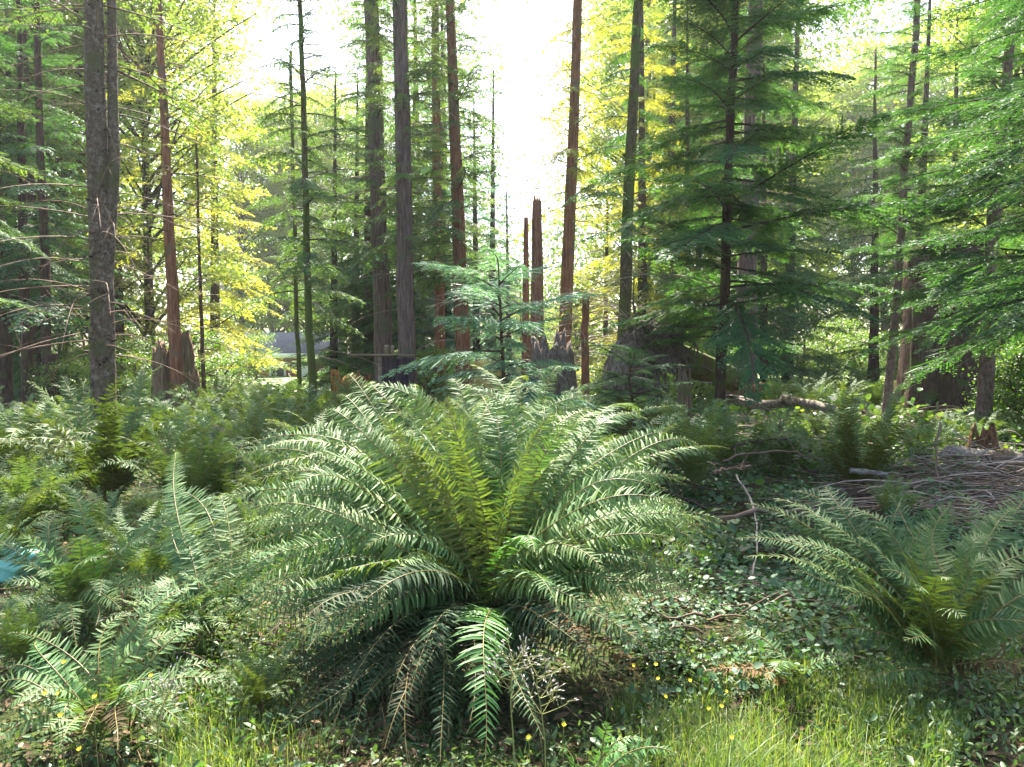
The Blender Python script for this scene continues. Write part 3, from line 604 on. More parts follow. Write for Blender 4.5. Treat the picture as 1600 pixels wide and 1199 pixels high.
def trunk_shape(pb, pt, rb, rt, g, flare=0.6, wob=0.02, k=30):
    """world base and top points; returns local path and radii, and position at height"""
    t = np.linspace(0, 1, k) ** 1.25
    d = pt - pb; H = d[2]
    P = t[:, None] * d
    wx = np.cumsum(g.normal(0, wob, k)) * 0.25; wy = np.cumsum(g.normal(0, wob, k)) * 0.25
    wx -= np.linspace(0, wx[-1], k); wy -= np.linspace(0, wy[-1], k)
    P[:, 0] += wx; P[:, 1] += wy
    r = rb + (rt - rb) * t; r = r + rb * flare * np.exp(-P[:, 2] / (rb * 2.2))
    P[0, 2] -= 0.2
    def pos(z):
        return np.array([np.interp(z, P[:, 2], P[:, 0]), np.interp(z, P[:, 2], P[:, 1]), z])
    return P, r, pos

def dead_branches(g, root, pos, z0, z1, n, L, mat, names='dead_branch', r0=0.012, azr=(0, 2 * PI), droop=0.3, rt=0.2, merge=None, twigs=4):
    """bare curved dead branches, each one a part of its own unless merged"""
    allb = merge
    for i in range(n):
        z = g.uniform(z0, z1); az = g.uniform(*azr); l = L * g.uniform(0.35, 1.2)
        b = pos(z); h = np.array([math.cos(az), math.sin(az), 0]); sd = np.array([-h[1], h[0], 0])
        bend = g.normal(0, 0.25); up = g.uniform(-0.1, 0.35)
        P = bez(b + h * rt * 0.6, b + h * l * 0.35 + np.array([0, 0, up * l * 0.4]), b + h * l * 0.7 + sd * bend * l * .6 + np.array([0, 0, (up - droop * .4) * l * .7]),
                b + h * l + sd * bend * l + np.array([0, 0, (up - droop) * l]), 9)
        mb = MB() if merge is None else merge
        rr = np.linspace(r0 * (0.6 + 0.5 * l / L), r0 * 0.22, 9)
        tube(mb, P, rr, 4, 0.5, cap=False)
        for q in range(twigs):
            k = g.integers(3, 8); tl = l * g.uniform(0.12, 0.35)
            dd = norm(P[k] - P[k - 1] + sd * g.normal(0, 0.12) * l * 0.3 + g.normal(0, 0.05, 3) * l)
            Pt = P[k] + dd * np.linspace(0, tl, 4)[:, None] + np.array([0, 0, -0.12]) * (np.linspace(0, 1, 4) ** 2)[:, None] * tl
            tube(mb, Pt, np.linspace(r0 * 0.35, r0 * 0.15, 4), 3, 0.5, cap=False)
        if merge is None:
            link(names, mb.mesh('dead_branch', M[mat]), root)

gb = np.random.default_rng(5)
def variants(n, L0, **kw):
    out = []
    for _ in range(n):
        V, Q, A, path = bough(gb, L0, **kw); out.append((V, Q, A, path, L0))
    return out
B_HEM = variants(6, 2.4, step=0.07, sub=0.04, leafl=0.085, leafw=0.013, droop=0.16, rise=0.12, hang=0.12)
B_HEMN = variants(5, 2.4, step=0.06, sub=0.03, leafl=0.055, leafw=0.007, droop=0.2, rise=0.1, hang=0.14, ratio=0.40)
B_YOUNG = variants(6, 1.1, step=0.045, sub=0.022, leafl=0.045, leafw=0.0075, droop=0.25, rise=0.15, hang=0.2, ratio=0.5)
B_CED = variants(6, 2.4, step=0.10, sub=0.06, leafl=0.12, leafw=0.019, droop=0.35, rise=0.25, hang=0.35, ratio=0.35, thin=0.1)
B_BG = variants(5, 2.8, step=0.13, sub=0.085, leafl=0.14, leafw=0.024, droop=0.22, rise=0.1, hang=0.22, ratio=0.42)
B_SPARSE = variants(5, 2.4, step=0.13, sub=0.08, leafl=0.11, leafw=0.016, droop=0.2, rise=0.05, hang=0.15, ratio=0.3, start=0.4, thin=0.35)

def tree(name, label, px, Y, top, wpx, bark, bough_set=None, leaf='hemlock', z0=2.0, z1=None, Lb=1.6, nb=60, wtop=None, group=None, cat='tree', shape=None, dead=0, deadL=1.2,
         deadmat='twig', ntr=14, flare=0.5, pitch=(0.2, -0.15), base_dz=0.0, ridges=0.09, seed=None, trunk_name='trunk', azlim=None, hi=None):
    """a tree standing at pixel column px and distance Y; top = pixel (x, y) its stem passes through at the frame's top or its tip"""
    g = np.random.default_rng(seed if seed is not None else int(px * 7 + Y * 100) % 99991 + 5)
    pb = G(px, Y) + np.array([0, 0, base_dz]); pt = at(top[0], top[1], Y + g.uniform(-.2, .2))
    rb = wpx / F * Y / 2; rt = (wtop if wtop is not None else wpx * 0.5) / F * Y / 2
    ex = 1.0
    if z1 is not None and pt[2] - pb[2] < z1:            # carry the stem on above the frame
        ex = z1 / (pt[2] - pb[2]); rt = max(0.02, rb + (rt - rb) * ex)
        pt = pb + (pt - pb) * ex
    root = thing(name, label, cat, pb, group)
    P, r, pos = trunk_shape(pb, pt, rb, rt, g, flare + .25, .035)
    mb = MB(); tube(mb, P, r, ntr, 0.5, ridges, True, g)
    link(trunk_name, mb.mesh('trunk', M[bark], True), root)
    if bough_set:
        H = P[-1, 2]
        fn = shape or (lambda t: Lb * (1 - 0.75 * t))
        fo, wo = conifer_crown(g, z0, (hi[0] if hi else H - 0.02), fn, nb, bough_set, pitch, pos, azlim)
        if hi:  # dense unseen top above the frame, added to shade the ferns
            f2, w2 = conifer_crown(g, hi[0], H - .02, lambda t: hi[1] * (1 - .8 * t) + .2, hi[2], bough_set, (0, -.2), pos)
            V_, Q_, A_ = f2.arrays(); fo.add(V_, Q_, A_); V_, Q_, A_ = w2.arrays(); wo.add(V_, Q_, A_)
        link('crown', fo.mesh('crown', M[leaf]), root)
        link('branches', wo.mesh('branches', M['twig_dark']), root)
    if dead:
        mbd = MB(); dead_branches(g, root, pos, max(0.8, z0 * 0.5), min(P[-1, 2], 9), dead, deadL, deadmat, merge=mbd, r0=0.011)
        link('dead_branches', mbd.mesh('dead_branches', M[deadmat]), root)
    return root, pos, P

# ------------------------------------------------------------------ near and middle trees
# big forked spruce on the left
def big_spruce():
    g = np.random.default_rng(31)
    Y = 10.0; pb = G(160, Y); pt = at(140, -260, Y); rb = 46 / F * Y / 2
    root = thing('spruce_tree', 'thick grey brown spruce with forked stem and bare drooping branches on the left', 'tree', pb)
    P, r, pos = trunk_shape(pb, pt, rb * .8, rb * 0.48, g, 0.2, 0.015, 40)
    mb = MB(); tube(mb, P, r, 28, 0.5, 0.045, True, g)
    link('trunk', mb.mesh('trunk', M['spruce_bark'], True), root)
    a = at(166, 395, Y) - pb; b = at(178, 250, Y) - pb; c = at(174, 0, Y + .2) - pb; d = at(171, -250, Y + .3) - pb
    Pp = np.vstack([bez(a + [-.03, .05, -.5], a, b + [0, 0, -.3], b, 10)[:-1], bez(b, b + (c - b) * .3, c, d, 16)])
    mb = MB(); tube(mb, Pp, np.linspace(.085, .05, len(Pp)), 14, .5, .07, True, g)
    link('stem', mb.mesh('stem', M['spruce_bark'], True), root)
    dead_branches(g, root, pos, 1.4, 7.2, 72, 2.2, 'twig', r0=0.010, rt=rb)
    # knobs and moss tufts on the bark
    mb = MB()
    for q in range(45):
        z = g.uniform(.5, 6.5); az = g.uniform(PI, 2 * PI); p = pos(z); rr = rb * .9
        c0 = p + np.array([math.cos(az), math.sin(az), 0]) * rr
        tube(mb, [c0, c0 + np.array([math.cos(az) * .06, math.sin(az) * .06, g.uniform(-.03, .03)])], [.022, .01], 5, .5)
    link('branch_stubs', mb.mesh('branch_stubs', M['twig_dark'], True), root)
    # a little living foliage near the top
    fo, wo = conifer_crown(g, 5.2, 9.0, lambda t: 2.0, 22, B_SPARSE, (0.1, -0.1), pos)
    link('crown', fo.mesh('crown', M['cedar']), root); link('branches', wo.mesh('branches', M['twig']), root)
big_spruce()

tree('red_cedar', 'slim orange brown cedar growing out of the hollow stump', 279, 14.0, (253, 100), 21, 'red_bark', B_SPARSE, 'spruce_gold', 3.6, 9.5, 1.9, 60, 11, dead=26, deadL=1.6, deadmat='twig')
tree('thin_tree', 'very thin bare stem right of the orange brown cedar', 317, 15.0, (312, 400), 7, 'dark_bark', B_SPARSE, 'spruce_gold', 0.5, 6.0, 1.3, 55, 4)
tree('mossy_tree', 'thin moss covered tree before the red house', 487, 13.0, (470, 60), 12, 'mossy_bark', B_CED, 'cedar', 2.7, 9.0, 1.6, 74, 7, dead=16, deadL=1.2)
tree('mossy_tree', 'thinnest bent stem just left of the moss covered tree', 470, 16.0, (458, 200), 7, 'mossy_bark', B_CED, 'cedar', 2.4, 8.0, 1.5, 60, 5)
tree('cedar_tree', 'tall grey brown cedar, left one of the close pair beside the plank shelter', 604, 17.5, (581, 0), 27, 'grey_bark', B_CED, 'cedar', 3.6, 20, 2.2, 80, 20, hi=(13, 2.3, 34), dead=20, deadL=1.8, deadmat='twig')
tree('cedar_tree', 'tall grey brown cedar, right one of the close pair before the plank shelter', 637, 15.5, (624, 0), 28, 'grey_bark', B_CED, 'cedar', 3.6, 12, 2.1, 84, 22, dead=26, deadL=1.6, deadmat='twig', shape=lambda t: 1.0 + 1.0 * t)
tree('cedar_tree', 'slender reddish cedar between the close pair and the orange cedar', 690, 19.5, (680, 60), 17, 'red_bark', B_CED, 'cedar', 4.0, 12, 2.0, 80, 12, dead=24, deadL=1.8, deadmat='twig')
tree('cedar_tree', 'orange trunked cedar beside the golden board', 727, 16.5, (704, 0), 25, 'red_bark', B_CED, 'cedar', 3.0, 12, 2.1, 105, 13, dead=34, deadL=1.5, deadmat='twig_pale')
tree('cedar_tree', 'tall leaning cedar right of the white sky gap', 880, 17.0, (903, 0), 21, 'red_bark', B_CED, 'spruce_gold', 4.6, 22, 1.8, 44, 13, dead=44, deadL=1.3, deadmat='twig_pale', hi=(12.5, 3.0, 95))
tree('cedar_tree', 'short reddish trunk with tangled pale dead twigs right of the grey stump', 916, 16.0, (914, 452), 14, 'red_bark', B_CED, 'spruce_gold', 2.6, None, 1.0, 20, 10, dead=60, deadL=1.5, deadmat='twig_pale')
tree('mossy_tree', 'brown mossy trunk behind the upturned root plate', 968, 15.0, (984, 300), 19, 'mossy_bark', B_CED, 'hemlock', 3.6, 20, 1.8, 40, 12, hi=(12, 2.8, 80), dead=10, deadL=1.0)
tree('hemlock_tree', 'dark hemlock with thin black trunk and wide layered boughs right of centre', 1128, 11.5, (1150, 60), 17, 'dark_bark', B_HEM, 'hemlock', 1.6, 9.2, 2.9, 118, 11, dead=16, deadL=1.6, deadmat='twig_pale',
     shape=lambda t: 2.9 * (1 - 0.5 * t) * (0.8 if t < .08 else 1), pitch=(0.1, -0.15), seed=3)
tree('hemlock_tree', 'big grey trunked tree standing close behind the dark hemlock', 1165, 19.0, (1180, 0), 34, 'grey_bark', B_BG, 'hemlock', 7.5, 10.7, 2.8, 22, 22, dead=26, deadL=2.2)
tree('hemlock_tree', 'low bushy young hemlock before the upturned root plate', 985, 8.8, (985, 545), 6, 'dark_bark', B_HEMN, 'hemlock', 0.25, None, 1.2, 60, 3, shape=lambda t: 1.45 * (1 - 0.6 * t), pitch=(0.2, 0.0))
tree('hemlock_tree', 'slim pale trunk between the dark hemlock and the giant mossy stump', 1388, 14.5, (1422, 150), 13, 'pink_bark', B_HEM, 'hemlock', 3.4, 9.0, 1.8, 70, 10)
tree('dark_tree', 'short dark trunk in the bright gap left of the giant stump', 1366, 26.0, (1366, 380), 16, 'dark_bark', B_BG, 'hemlock', 3.0, 12, 3.2, 60, 10)
tree('hemlock_tree', 'leaning pinkish trunk right of the giant mossy stump', 1538, 13.0, (1572, 150), 22, 'pink_bark', B_HEM, 'hemlock', 1.9, 9, 2.4, 90, 14, shape=lambda t: 2.6 * (1 - 0.4 * t))
tree('dark_tree', 'dark trunk at the far left edge', 6, 16.5, (0, 300), 22, 'dark_bark', B_BG, 'hemlock', 2.6, 10, 2.6, 55, 14, flare=1.0)
tree('dark_tree', 'second dark trunk from the left edge', 40, 16.0, (34, 300), 20, 'dark_bark', B_BG, 'hemlock', 2.5, 10, 2.4, 55, 12, flare=1.3)
tree('dark_tree', 'third dark trunk from the left edge beside the pale road', 72, 15.5, (66, 300), 16, 'dark_bark', B_BG, 'hemlock', 2.4, 10, 2.2, 55, 12, flare=1.3)
# the young blue green hemlock in the centre
tree('young_hemlock', 'young blue green hemlock with feathery boughs behind the huge fern', 790, 9.0, (779, 425), 9, 'dark_bark', B_YOUNG, 'hemlock_blue', 0.75, None, 1.1, 40, 3, dead=8, deadL=0.9, deadmat='twig_pale',
     shape=lambda t: 1.25 + .2 * math.sin(t * 3) - .35 * t, pitch=(0.32, 0.05), seed=8)
# trees outside the frame whose boughs reach in
def side_tree(label, x, y, H, z0, L, nb, azlim, leaf, bset, seed, pitch=(0.05, -0.12)):
    g = np.random.default_rng(seed); pb = np.array([x, y, float(gz(x, y))])
    root = thing('hemlock_tree', label, 'tree', pb)
    P, r, pos = trunk_shape(pb, pb + np.array([0.2, 0, H]), .2, .08, g, .5)
    mb = MB(); tube(mb, P, r, 14, .5, .06, True, g); link('trunk', mb.mesh('trunk', M['pink_bark'], True), root)
    fo, wo = conifer_crown(g, z0, H, lambda t: L * (1 - 0.35 * t), nb, bset, pitch, pos, azlim)
    link('crown', fo.mesh('crown', M[leaf]), root); link('branches', wo.mesh('branches', M['twig_dark']), root)
side_tree('hemlock at the right edge whose long bright boughs hang into the picture', 7.3, 8.2, 9.0, 1.9, 3.3, 110, (rad(110), rad(250)), 'hemlock', B_HEMN, 41)
side_tree('hemlock at the left edge with a drooping green bough above the dark trunks', -7.6, 8.6, 8.0, 1.9, 2.2, 50, (rad(-60), rad(60)), 'cedar', B_HEMN, 42)

# ------------------------------------------------------------------ background trees
def maple_crown(g, H, Rr, n_cl, leaf_n, size):
    """leaf clumps on radiating limbs, with gaps"""
    fo, wo = MB(), MB()
    for i in range(n_cl):
        z = g.uniform(0.1, 1) ** 0.8; az = g.uniform(0, 6.283)
        rr = Rr * math.sqrt(max(0.05, 1 - (z * 1.6 - 0.75) ** 2 * 0.9)) * g.uniform(0.35, 1)
        c = np.array([math.cos(az) * rr, math.sin(az) * rr, H * z])
        m = int(leaf_n * g.uniform(0.6, 1.3)); cr = g.uniform(0.45, 0.95)
        off = norm(g.normal(0, 1, (m, 3))) * (g.random(m) ** 0.5)[:, None] * cr * np.array([1.2, 1.2, 0.5])
        C = c + off; D = norm(g.normal(0, 1, (m, 3)) * np.array([1, 1, .35]) + np.array([0, 0, -.25]))
        W = norm(np.cross(D, np.array([0, 0, 1.0]) + g.normal(0, .5, (m, 3))))
        V, Q = leaves(C, D, W, size * g.uniform(.7, 1.3, m), size * .42 * g.uniform(.8, 1.2, m))
        fo.add(V, Q, np.repeat(np.clip(g.normal(.5, .13, m) + g.normal(0, .1), 0, 1), 4))
        if i % 3 == 0:
            s = np.array([0, 0, max(0.3, H * z - rr * .8)])
            tube(wo, bez(s, s + (c - s) * .3 + [0, 0, .3], s + (c - s) * .7 + [0, 0, .2], c, 7), np.linspace(.05, .012, 7), 4, .5, cap=False)
    return fo, wo

def bg_proto_conifer(seed, H, L, nb, leaf, bset, z0=0.6, shape=None):
    g = np.random.default_rng(seed); root = link('conifer_tree', None, None, (0, 0, -60))
    P = np.linspace(0, 1, 14)[:, None] * np.array([0.2, 0.1, H]); P[0, 2] = -.3
    mb = MB(); tube(mb, P, np.linspace(.2, .03, 14), 8, .5, .05, True, g); link('trunk', mb.mesh('trunk', M['dark_bark'], True), root)
    fo, wo = conifer_crown(g, z0, H - .1, shape or (lambda t: L * (1 - 0.9 * t) + 0.1), nb, bset, (0.1, -0.2))
    link('crown', fo.mesh('crown', M[leaf]), root)
    return root
def bg_proto_maple(seed, H, Rr, ncl, ln, size, leaf='maple', name='maple_tree'):
    g = np.random.default_rng(seed); root = link(name, None, None, (0, 0, -60))
    P = np.linspace(0, 1, 10)[:, None] * np.array([0.3, 0.1, H * .8]); P[:, 0] += np.sin(np.linspace(0, 3, 10)) * .2; P[0, 2] = -.3
    mb = MB(); tube(mb, P, np.linspace(.17, .04, 10), 8, .5, .05, True, g)
    fo, wo = maple_crown(g, H, Rr, ncl, ln, size)
    link('trunk', mb.mesh('trunk', M['mossy_bark'], True), root); link('crown', fo.mesh('crown', M[leaf]), root); link('branches', wo.mesh('branches', M['dark_bark']), root)
    return root
C1 = bg_proto_conifer(51, 13, 2.9, 120, 'cedar', B_BG); C2 = bg_proto_conifer(52, 16, 3.4, 130, 'hemlock', B_BG); C3 = bg_proto_conifer(53, 15.5, 3.6, 120, 'spruce_gold', B_BG); C4 = bg_proto_conifer(57, 13, 2.7, 130, 'hemlock_blue', B_BG)
M1 = bg_proto_maple(54, 16, 4.0, 260, 170, .11); M2 = bg_proto_maple(55, 8, 3.2, 150, 120, .13); M3 = bg_proto_maple(56, 3.0, 1.6, 60, 90, .10, 'bush', 'bush')
def bgt(p, px, Y, s, label, group, cat='tree'):
    c = copy_tree(p, G(px, Y, -.05), R.uniform(0, 6.28), (s, s, s * R.uniform(.95, 1.1)), label, group); c['category'] = cat
    return c
# left yellow green wall
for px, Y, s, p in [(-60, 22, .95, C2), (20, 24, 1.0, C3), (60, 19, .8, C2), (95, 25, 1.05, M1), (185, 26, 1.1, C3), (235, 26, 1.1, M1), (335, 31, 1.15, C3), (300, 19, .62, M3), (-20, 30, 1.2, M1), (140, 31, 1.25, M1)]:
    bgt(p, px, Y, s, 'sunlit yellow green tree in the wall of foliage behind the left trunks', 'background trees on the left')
for px, Y, s, p in [(520, 24, .78, C1), (555, 28, .95, C1), (380, 60, 1.35, M1), (430, 62, 1.3, M1), (485, 61, 1.35, M1), (535, 58, 1.3, M1), (460, 68, 1.5, M1), (590, 23, .9, C1), (575, 26, 1.0, C2)]:
    bgt(p, px, Y, s, 'hazy green tree behind the moss covered thin tree', 'background trees behind the mossy tree')
for px, Y, s, p in [(655, 25, 1.1, C4), (700, 28, 1.15, C4), (745, 24, .75, C4), (768, 28, .9, C4), (796, 27, .6, C4), (600, 31, 1.1, C2), (640, 22, .7, C1), (690, 23, .8, C4), (640, 27, .95, C2), (690, 31, .9, C2)]:
    bgt(p, px, Y, s, 'blue green conifer behind the tall cedars, left of the sky gap', 'conifers left of the sky gap')
for px, Y, s, p in [(835, 30, .30, C1), (860, 34, .36, M2), (815, 36, .36, C3), (900, 30, .45, M2), (880, 40, .45, M2)]:
    bgt(p, px, Y, s, 'low pale tree under the bright sky gap', 'low trees under the sky gap')
for px, Y, s, p in [(1045, 38, 1.3, M1), (1005, 22, .9, C3), (1040, 27, 1.2, C1), (1010, 33, 1.1, M1), (945, 27, .6, C3), (1075, 22, .68, C2), (1110, 40, 1.35, M1), (1150, 36, 1.2, M1), (1090, 33, .9, C3), (1195, 24, .75, C2), (1230, 30, 1.2, C2)]:
    bgt(p, px, Y, s, 'leafy tree in the dense foliage behind the dark hemlock', 'background trees behind the dark hemlock')
for px, Y, s, p in [(1330, 66, 1.6, M1), (1385, 64, 1.6, M1), (1430, 24, 1.0, C1), (1490, 27, 1.05, C1), (1545, 22, .9, C1), (1600, 26, 1.2, M1), (1650, 20, 1.0, C1), (1580, 33, 1.2, M2), (1470, 64, 1.7, M1), (1270, 68, 1.7, M1), (1225, 62, 1.5, M1)]:
    bgt(p, px, Y, s, 'shady tree behind the giant mossy stump', 'background trees on the far right')
for px, Y, s in [(1200, 40, .9), (1250, 37, .8), (1300, 41, 1.0), (1345, 36, .8), (1400, 39, .9), (1595, 15, .5), (1420, 28, .5), (1290, 30, .45), (1625, 12.5, .45)]:
    bgt(M3, px, Y, s, 'low yellow green bush at the edge of the bright clearing', 'bushes by the clearing', 'bush')
for px, Y, s in [(398, 38, .75), (200, 17.5, .6), (130, 22, .5), (100, 15, .4), (235, 16.5, .5), (350, 16, .45), (670, 18, .5), (1040, 17, .6), (1085, 18, .6), (960, 20, .5), (740, 20, .5), (860, 22, .5)]:
    bgt(M3, px, Y, s, 'small leafy bush between the middle distance trunks', 'bushes between the trunks', 'bush')
for p in (C1, C2, C3, C4, M1, M2, M3):
    for ch in list(p.children): bpy.data.objects.remove(ch)
    bpy.data.objects.remove(p)

# far wood that reads as one mass
def far_wood():
    g = np.random.default_rng(77); fo = MB()
    for i in range(1500):
        px = g.uniform(-250, 1850); Y = g.uniform(75, 115)
        gap = math.exp(-((px - 825) / 75) ** 2)
        top = (4 + 42 * (1 - gap)) * (0.5 + 0.5 * (abs(px - 450) > 90))
        z = g.uniform(0, top); x = (px - 800) / F * Y
        m = 110; C = np.array([x, Y, z]) + g.normal(0, 1, (m, 3)) * np.array([2.2, 2.2, 1.4])
        D = norm(g.normal(0, 1, (m, 3))); W = norm(np.cross(D, g.normal(0, 1, (m, 3))))
        V, Q = leaves(C, D, W, .5 * g.uniform(.6, 1.3, m), .2 * np.ones(m)); fo.add(V, Q, np.repeat(np.clip(g.normal(.5, .15, m), 0, 1), 4))
    o = link('far_woods', fo.mesh('far_woods', M['bush'])); tag(o, 'pale sunlit woods filling the far distance', 'woods', kind='stuff')
far_wood()

# ------------------------------------------------------------------ stumps, snags, logs
def stump(name, label, px, Y, wpx, hpx_top, mat, seed, jag=0.25, n=30, k=12, taper=0.25, hollow=True, cat='stump', rid=0.08, lean=(0, 0)):
    g = np.random.default_rng(seed); pb = G(px, Y); H = at(px, hpx_top, Y)[2] - pb[2]; r = wpx / F * Y / 2
    root = thing(name, label, cat, pb)
    a = np.arange(n) * 2 * PI / n
    prof = 1 + rid * g.normal(0, 1, n) + 0.10 * np.sin(a * 3 + g.random() * 6) + .06 * np.sin(a * 7)
    top = H * (1 - jag * g.random(n)); top = (top + np.roll(top, 1)) / 2
    rows = []
    for i in range(k):
        t = i / (k - 1); z = -0.15 + (top + .15) * t
        rr = r * prof * (1 - taper * t + .45 * math.exp(-t * 7)) * (1 + .02 * g.normal(0, 1, n))
        rows.append(np.stack([np.cos(a) * rr + lean[0] * t * H, np.sin(a) * rr + lean[1] * t * H, z], -1))
    if hollow:
        for i in range(3):
            t = 1 - .25 * i; rr = r * prof * (1 - taper) * (.82 - .12 * i)
            rows.append(np.stack([np.cos(a) * rr + lean[0] * t * H, np.sin(a) * rr + lean[1] * t * H, top * (1 - .12 * (i + .3)) - .03 * g.random(n)], -1))
    rows.append(np.stack([a * 0 + lean[0] * H, a * 0 + lean[1] * H, a * 0 + top.min() * .8], -1))
    V = np.concatenate(rows); kk = len(rows); i = np.arange(kk - 1)[:, None] * n; j = np.arange(n)[None]
    Q = np.stack([i + j, i + (j + 1) % n, i + n + (j + 1) % n, i + n + j], -1).reshape(-1, 4)
    mb = MB(); mb.add(V, Q, .5)
    link('stump_wood', mb.mesh('stump', M[mat], True), root)
    # roots at the foot
    mb = MB()
    for q in range(6):
        az = g.uniform(PI * .9, PI * 2.1); h = np.array([math.cos(az), math.sin(az), 0])
        tube(mb, bez(h * r * .7 + [0, 0, r * .55], h * r * 1.15 + [0, 0, r * .25], h * r * 1.5, h * r * 1.9 - [0, 0, .12], 7), np.linspace(r * .2, r * .05, 7), 6, .5, .05, False, g)
    link('roots', mb.mesh('roots', M[mat], True), root)
    return root
s1 = stump('hollow_stump', 'tall hollow mossy stump with the orange brown cedar growing from it', 268, 14.3, 62, 512, 'rot', 61, .30, 34, taper=.15)
s2 = stump('broken_stump', 'short pale split stump slab right of the orange brown cedar', 303, 13.6, 22, 566, 'rot', 62, .35, 16)
stump('grey_stump', 'broad weathered grey stump behind the young blue green hemlock', 862, 14.0, 80, 506, 'root_wood', 63, .4, 40, taper=.3, rid=.09)
stump('snag', 'upright broken snag before the upturned root plate', 1070, 9.9, 30, 545, 'rot', 64, .45, 18, taper=.4, rid=.1)
stump('giant_stump', 'giant dark mossy stump on the right between two pale trunks', 1468, 18.0, 96, 360, 'dark_bark', 65, .12, 44, taper=.04, rid=.07)
stump('rotten_stump', 'small reddish crumbling stump behind the pale log', 1540, 9.6, 50, 655, 'red_rot', 66, .6, 26, taper=.45, rid=.14)
stump('dark_stump', 'dark cut stump beside the third dark trunk on the left', 80, 15.0, 18, 550, 'dark_bark', 67, .06, 18, taper=.05)
stump('orange_stump', 'orange brown rotten stump glowing in the sun left of the plank shelter', 545, 14.8, 42, 566, 'orange_rot', 68, .45, 28, taper=-.25, rid=.14)
# broken snags in the middle
for px, top, wp, Y, lab, pyb in [(821, 340, 8, 16.0, 'narrow broken red snag, left of the two in the sky gap', 0), (839, 314, 15, 15.6, 'splintered red snag, right of the two in the sky gap', 0)]:
    g = np.random.default_rng(px); pb = G(px, Y); pt = at(px + (1 if px < 830 else 0), top, Y); r = wp / F * Y / 2
    root = thing('snag', lab, 'snag', pb)
    P = np.linspace(0, 1, 18)[:, None] * (pt - pb); P[0, 2] -= .2
    mb = MB(); tube(mb, P, np.linspace(r * 1.9, r * .8, 18), 22, .5, .13, True, g); link('trunk', mb.mesh('trunk', M['red_bark'], True), root)
    if px > 830:
        mb = MB()
        for q in range(16):
            o_ = np.array([g.uniform(-r, r) * .7, g.uniform(-r, r) * .5, 0]) + (pt - pb)
            tube(mb, [o_ - [0, 0, .6], o_ + [0, 0, g.uniform(-.25, .3)]], [.035, .004], 4, .5)
        link('splinters', mb.mesh('splinters', M['red_bark']), root)
# upturned root plate
def root_plate():
    g = np.random.default_rng(70); pb = G(1010, 12.5)
    root = thing('root_plate', 'upturned tangle of dark grey roots right of the mossy trunk', 'root plate', pb)
    c = at(1008, 535, 12.5) - pb
    body = MB()
    for q in range(4):
        s = c + g.normal(0, .1, 3)
        tube(body, bez(s + [-.35, 0, -.9], s + [-.3, 0, -.3], s + [.0, 0, .1], s + [.25, .1, .25], 9), [.32, .32, .3, .28, .26, .22, .18, .12, .04], 14, .5, .2, True, g)
    link('root_mass', body.mesh('root_mass', M['root_wood'], True), root)
    rt = MB()
    for q in range(150):
        a = g.uniform(0, 2 * PI); st = c + np.array([g.uniform(-.3, .6), -.25, g.uniform(-.5, .3)])
        d = np.array([math.cos(a) * .6, -.15, math.sin(a) * .5]); l = g.uniform(.3, .8)
        P = bez(st, st + d * l * .4, st + d * l * .8 + g.normal(0, .12, 3), st + d * l + g.normal(0, .2, 3) + [0, 0, -.25], 9)
        tube(rt, P, np.linspace(.035, .008, 9) * g.uniform(.6, 1.3), 5, .5, .05, False, g)
    tag(link('roots', rt.mesh('roots', M['root_wood'], True), root))
    # the prone trunk running off to the right
    tr = MB(); p0 = c + np.array([.2, .2, -.1]); tube(tr, [p0, p0 + [.9, .6, -.3], p0 + [1.8, 1.2, -.6]], [.26, .24, .2], 18, .5, .1, True, g)
    link('fallen_trunk', tr.mesh('fallen_trunk', M['mossy_bark'], True), root)
root_plate()

def log(name, label, a, b, r, mat, seed, cat='log', bend=.03, n=14, stubs=3):
    g = np.random.default_rng(seed); a = np.array(a); b = np.array(b)
    root = thing(name, label, cat, a)
    d = b - a; t = np.linspace(0, 1, 14)[:, None]
    P = d * t + g.normal(0, 1, 3) * bend * np.sin(t * PI) * np.linalg.norm(d)
    mb = MB(); tube(mb, P, r * np.linspace(1.05, .85, 14) * (1 + .08 * g.normal(0, 1, 14)), n + 4, .5, .11, True, g)
    link('log_wood' if stubs else 'stem', mb.mesh('log', M[mat], True), root)
    for q in range(stubs):
        k = g.integers(2, 12); dd = norm(g.normal(0, 1, 3) + [0, -.5, .6]); mb = MB(); tube(mb, [P[k], P[k] + dd * (r + g.uniform(.05, .2))], [r * .3, r * .12], 5, .5)
        link('branch_stub', mb.mesh('stub', M[mat], True), root)
    return root
def GZ(px, py, h=0.05):
    Y = 1.5 * F / (py - 550.0)
    p = at(px, py, Y); return p
log('pale_log', 'thick bleached log lying before the crumbling stump', at(1482, 712, 8.6), at(1680, 722, 9.3), .11, 'pale_log', 81, stubs=3)
log('mossy_log', 'short mossy log end stuck under the bleached log', at(1552, 722, 8.3), at(1575, 716, 9.2), .09, 'rot', 82, stubs=0)
log('grey_log', 'long thin grey log lying in front of the bleached log', at(1438, 745, 8.0), at(1690, 740, 8.2), .045, 'pale_log', 83, stubs=2)
log('pale_log', 'sunlit pale log behind the thin hemlock trunk', at(1135, 618, 13.5), at(1245, 628, 12.3), .085, 'pale_log', 84, stubs=2)
log('red_log', 'reddish short log lying above the sunlit pale log', at(1140, 607, 15), at(1190, 604, 15.6), .10, 'red_bark', 85, stubs=1)
log('pale_log', 'thinner sunlit pale log end to the right of the thick pale log', at(1225, 625, 12.5), at(1300, 640, 11.5), .08, 'pale_log', 86, stubs=2)
log('grey_stick', 'knobbly grey branch end under the dark right fern', at(1330, 736, 7.0), at(1385, 742, 7.1), .026, 'grey_wood', 87, 'stick', stubs=1)
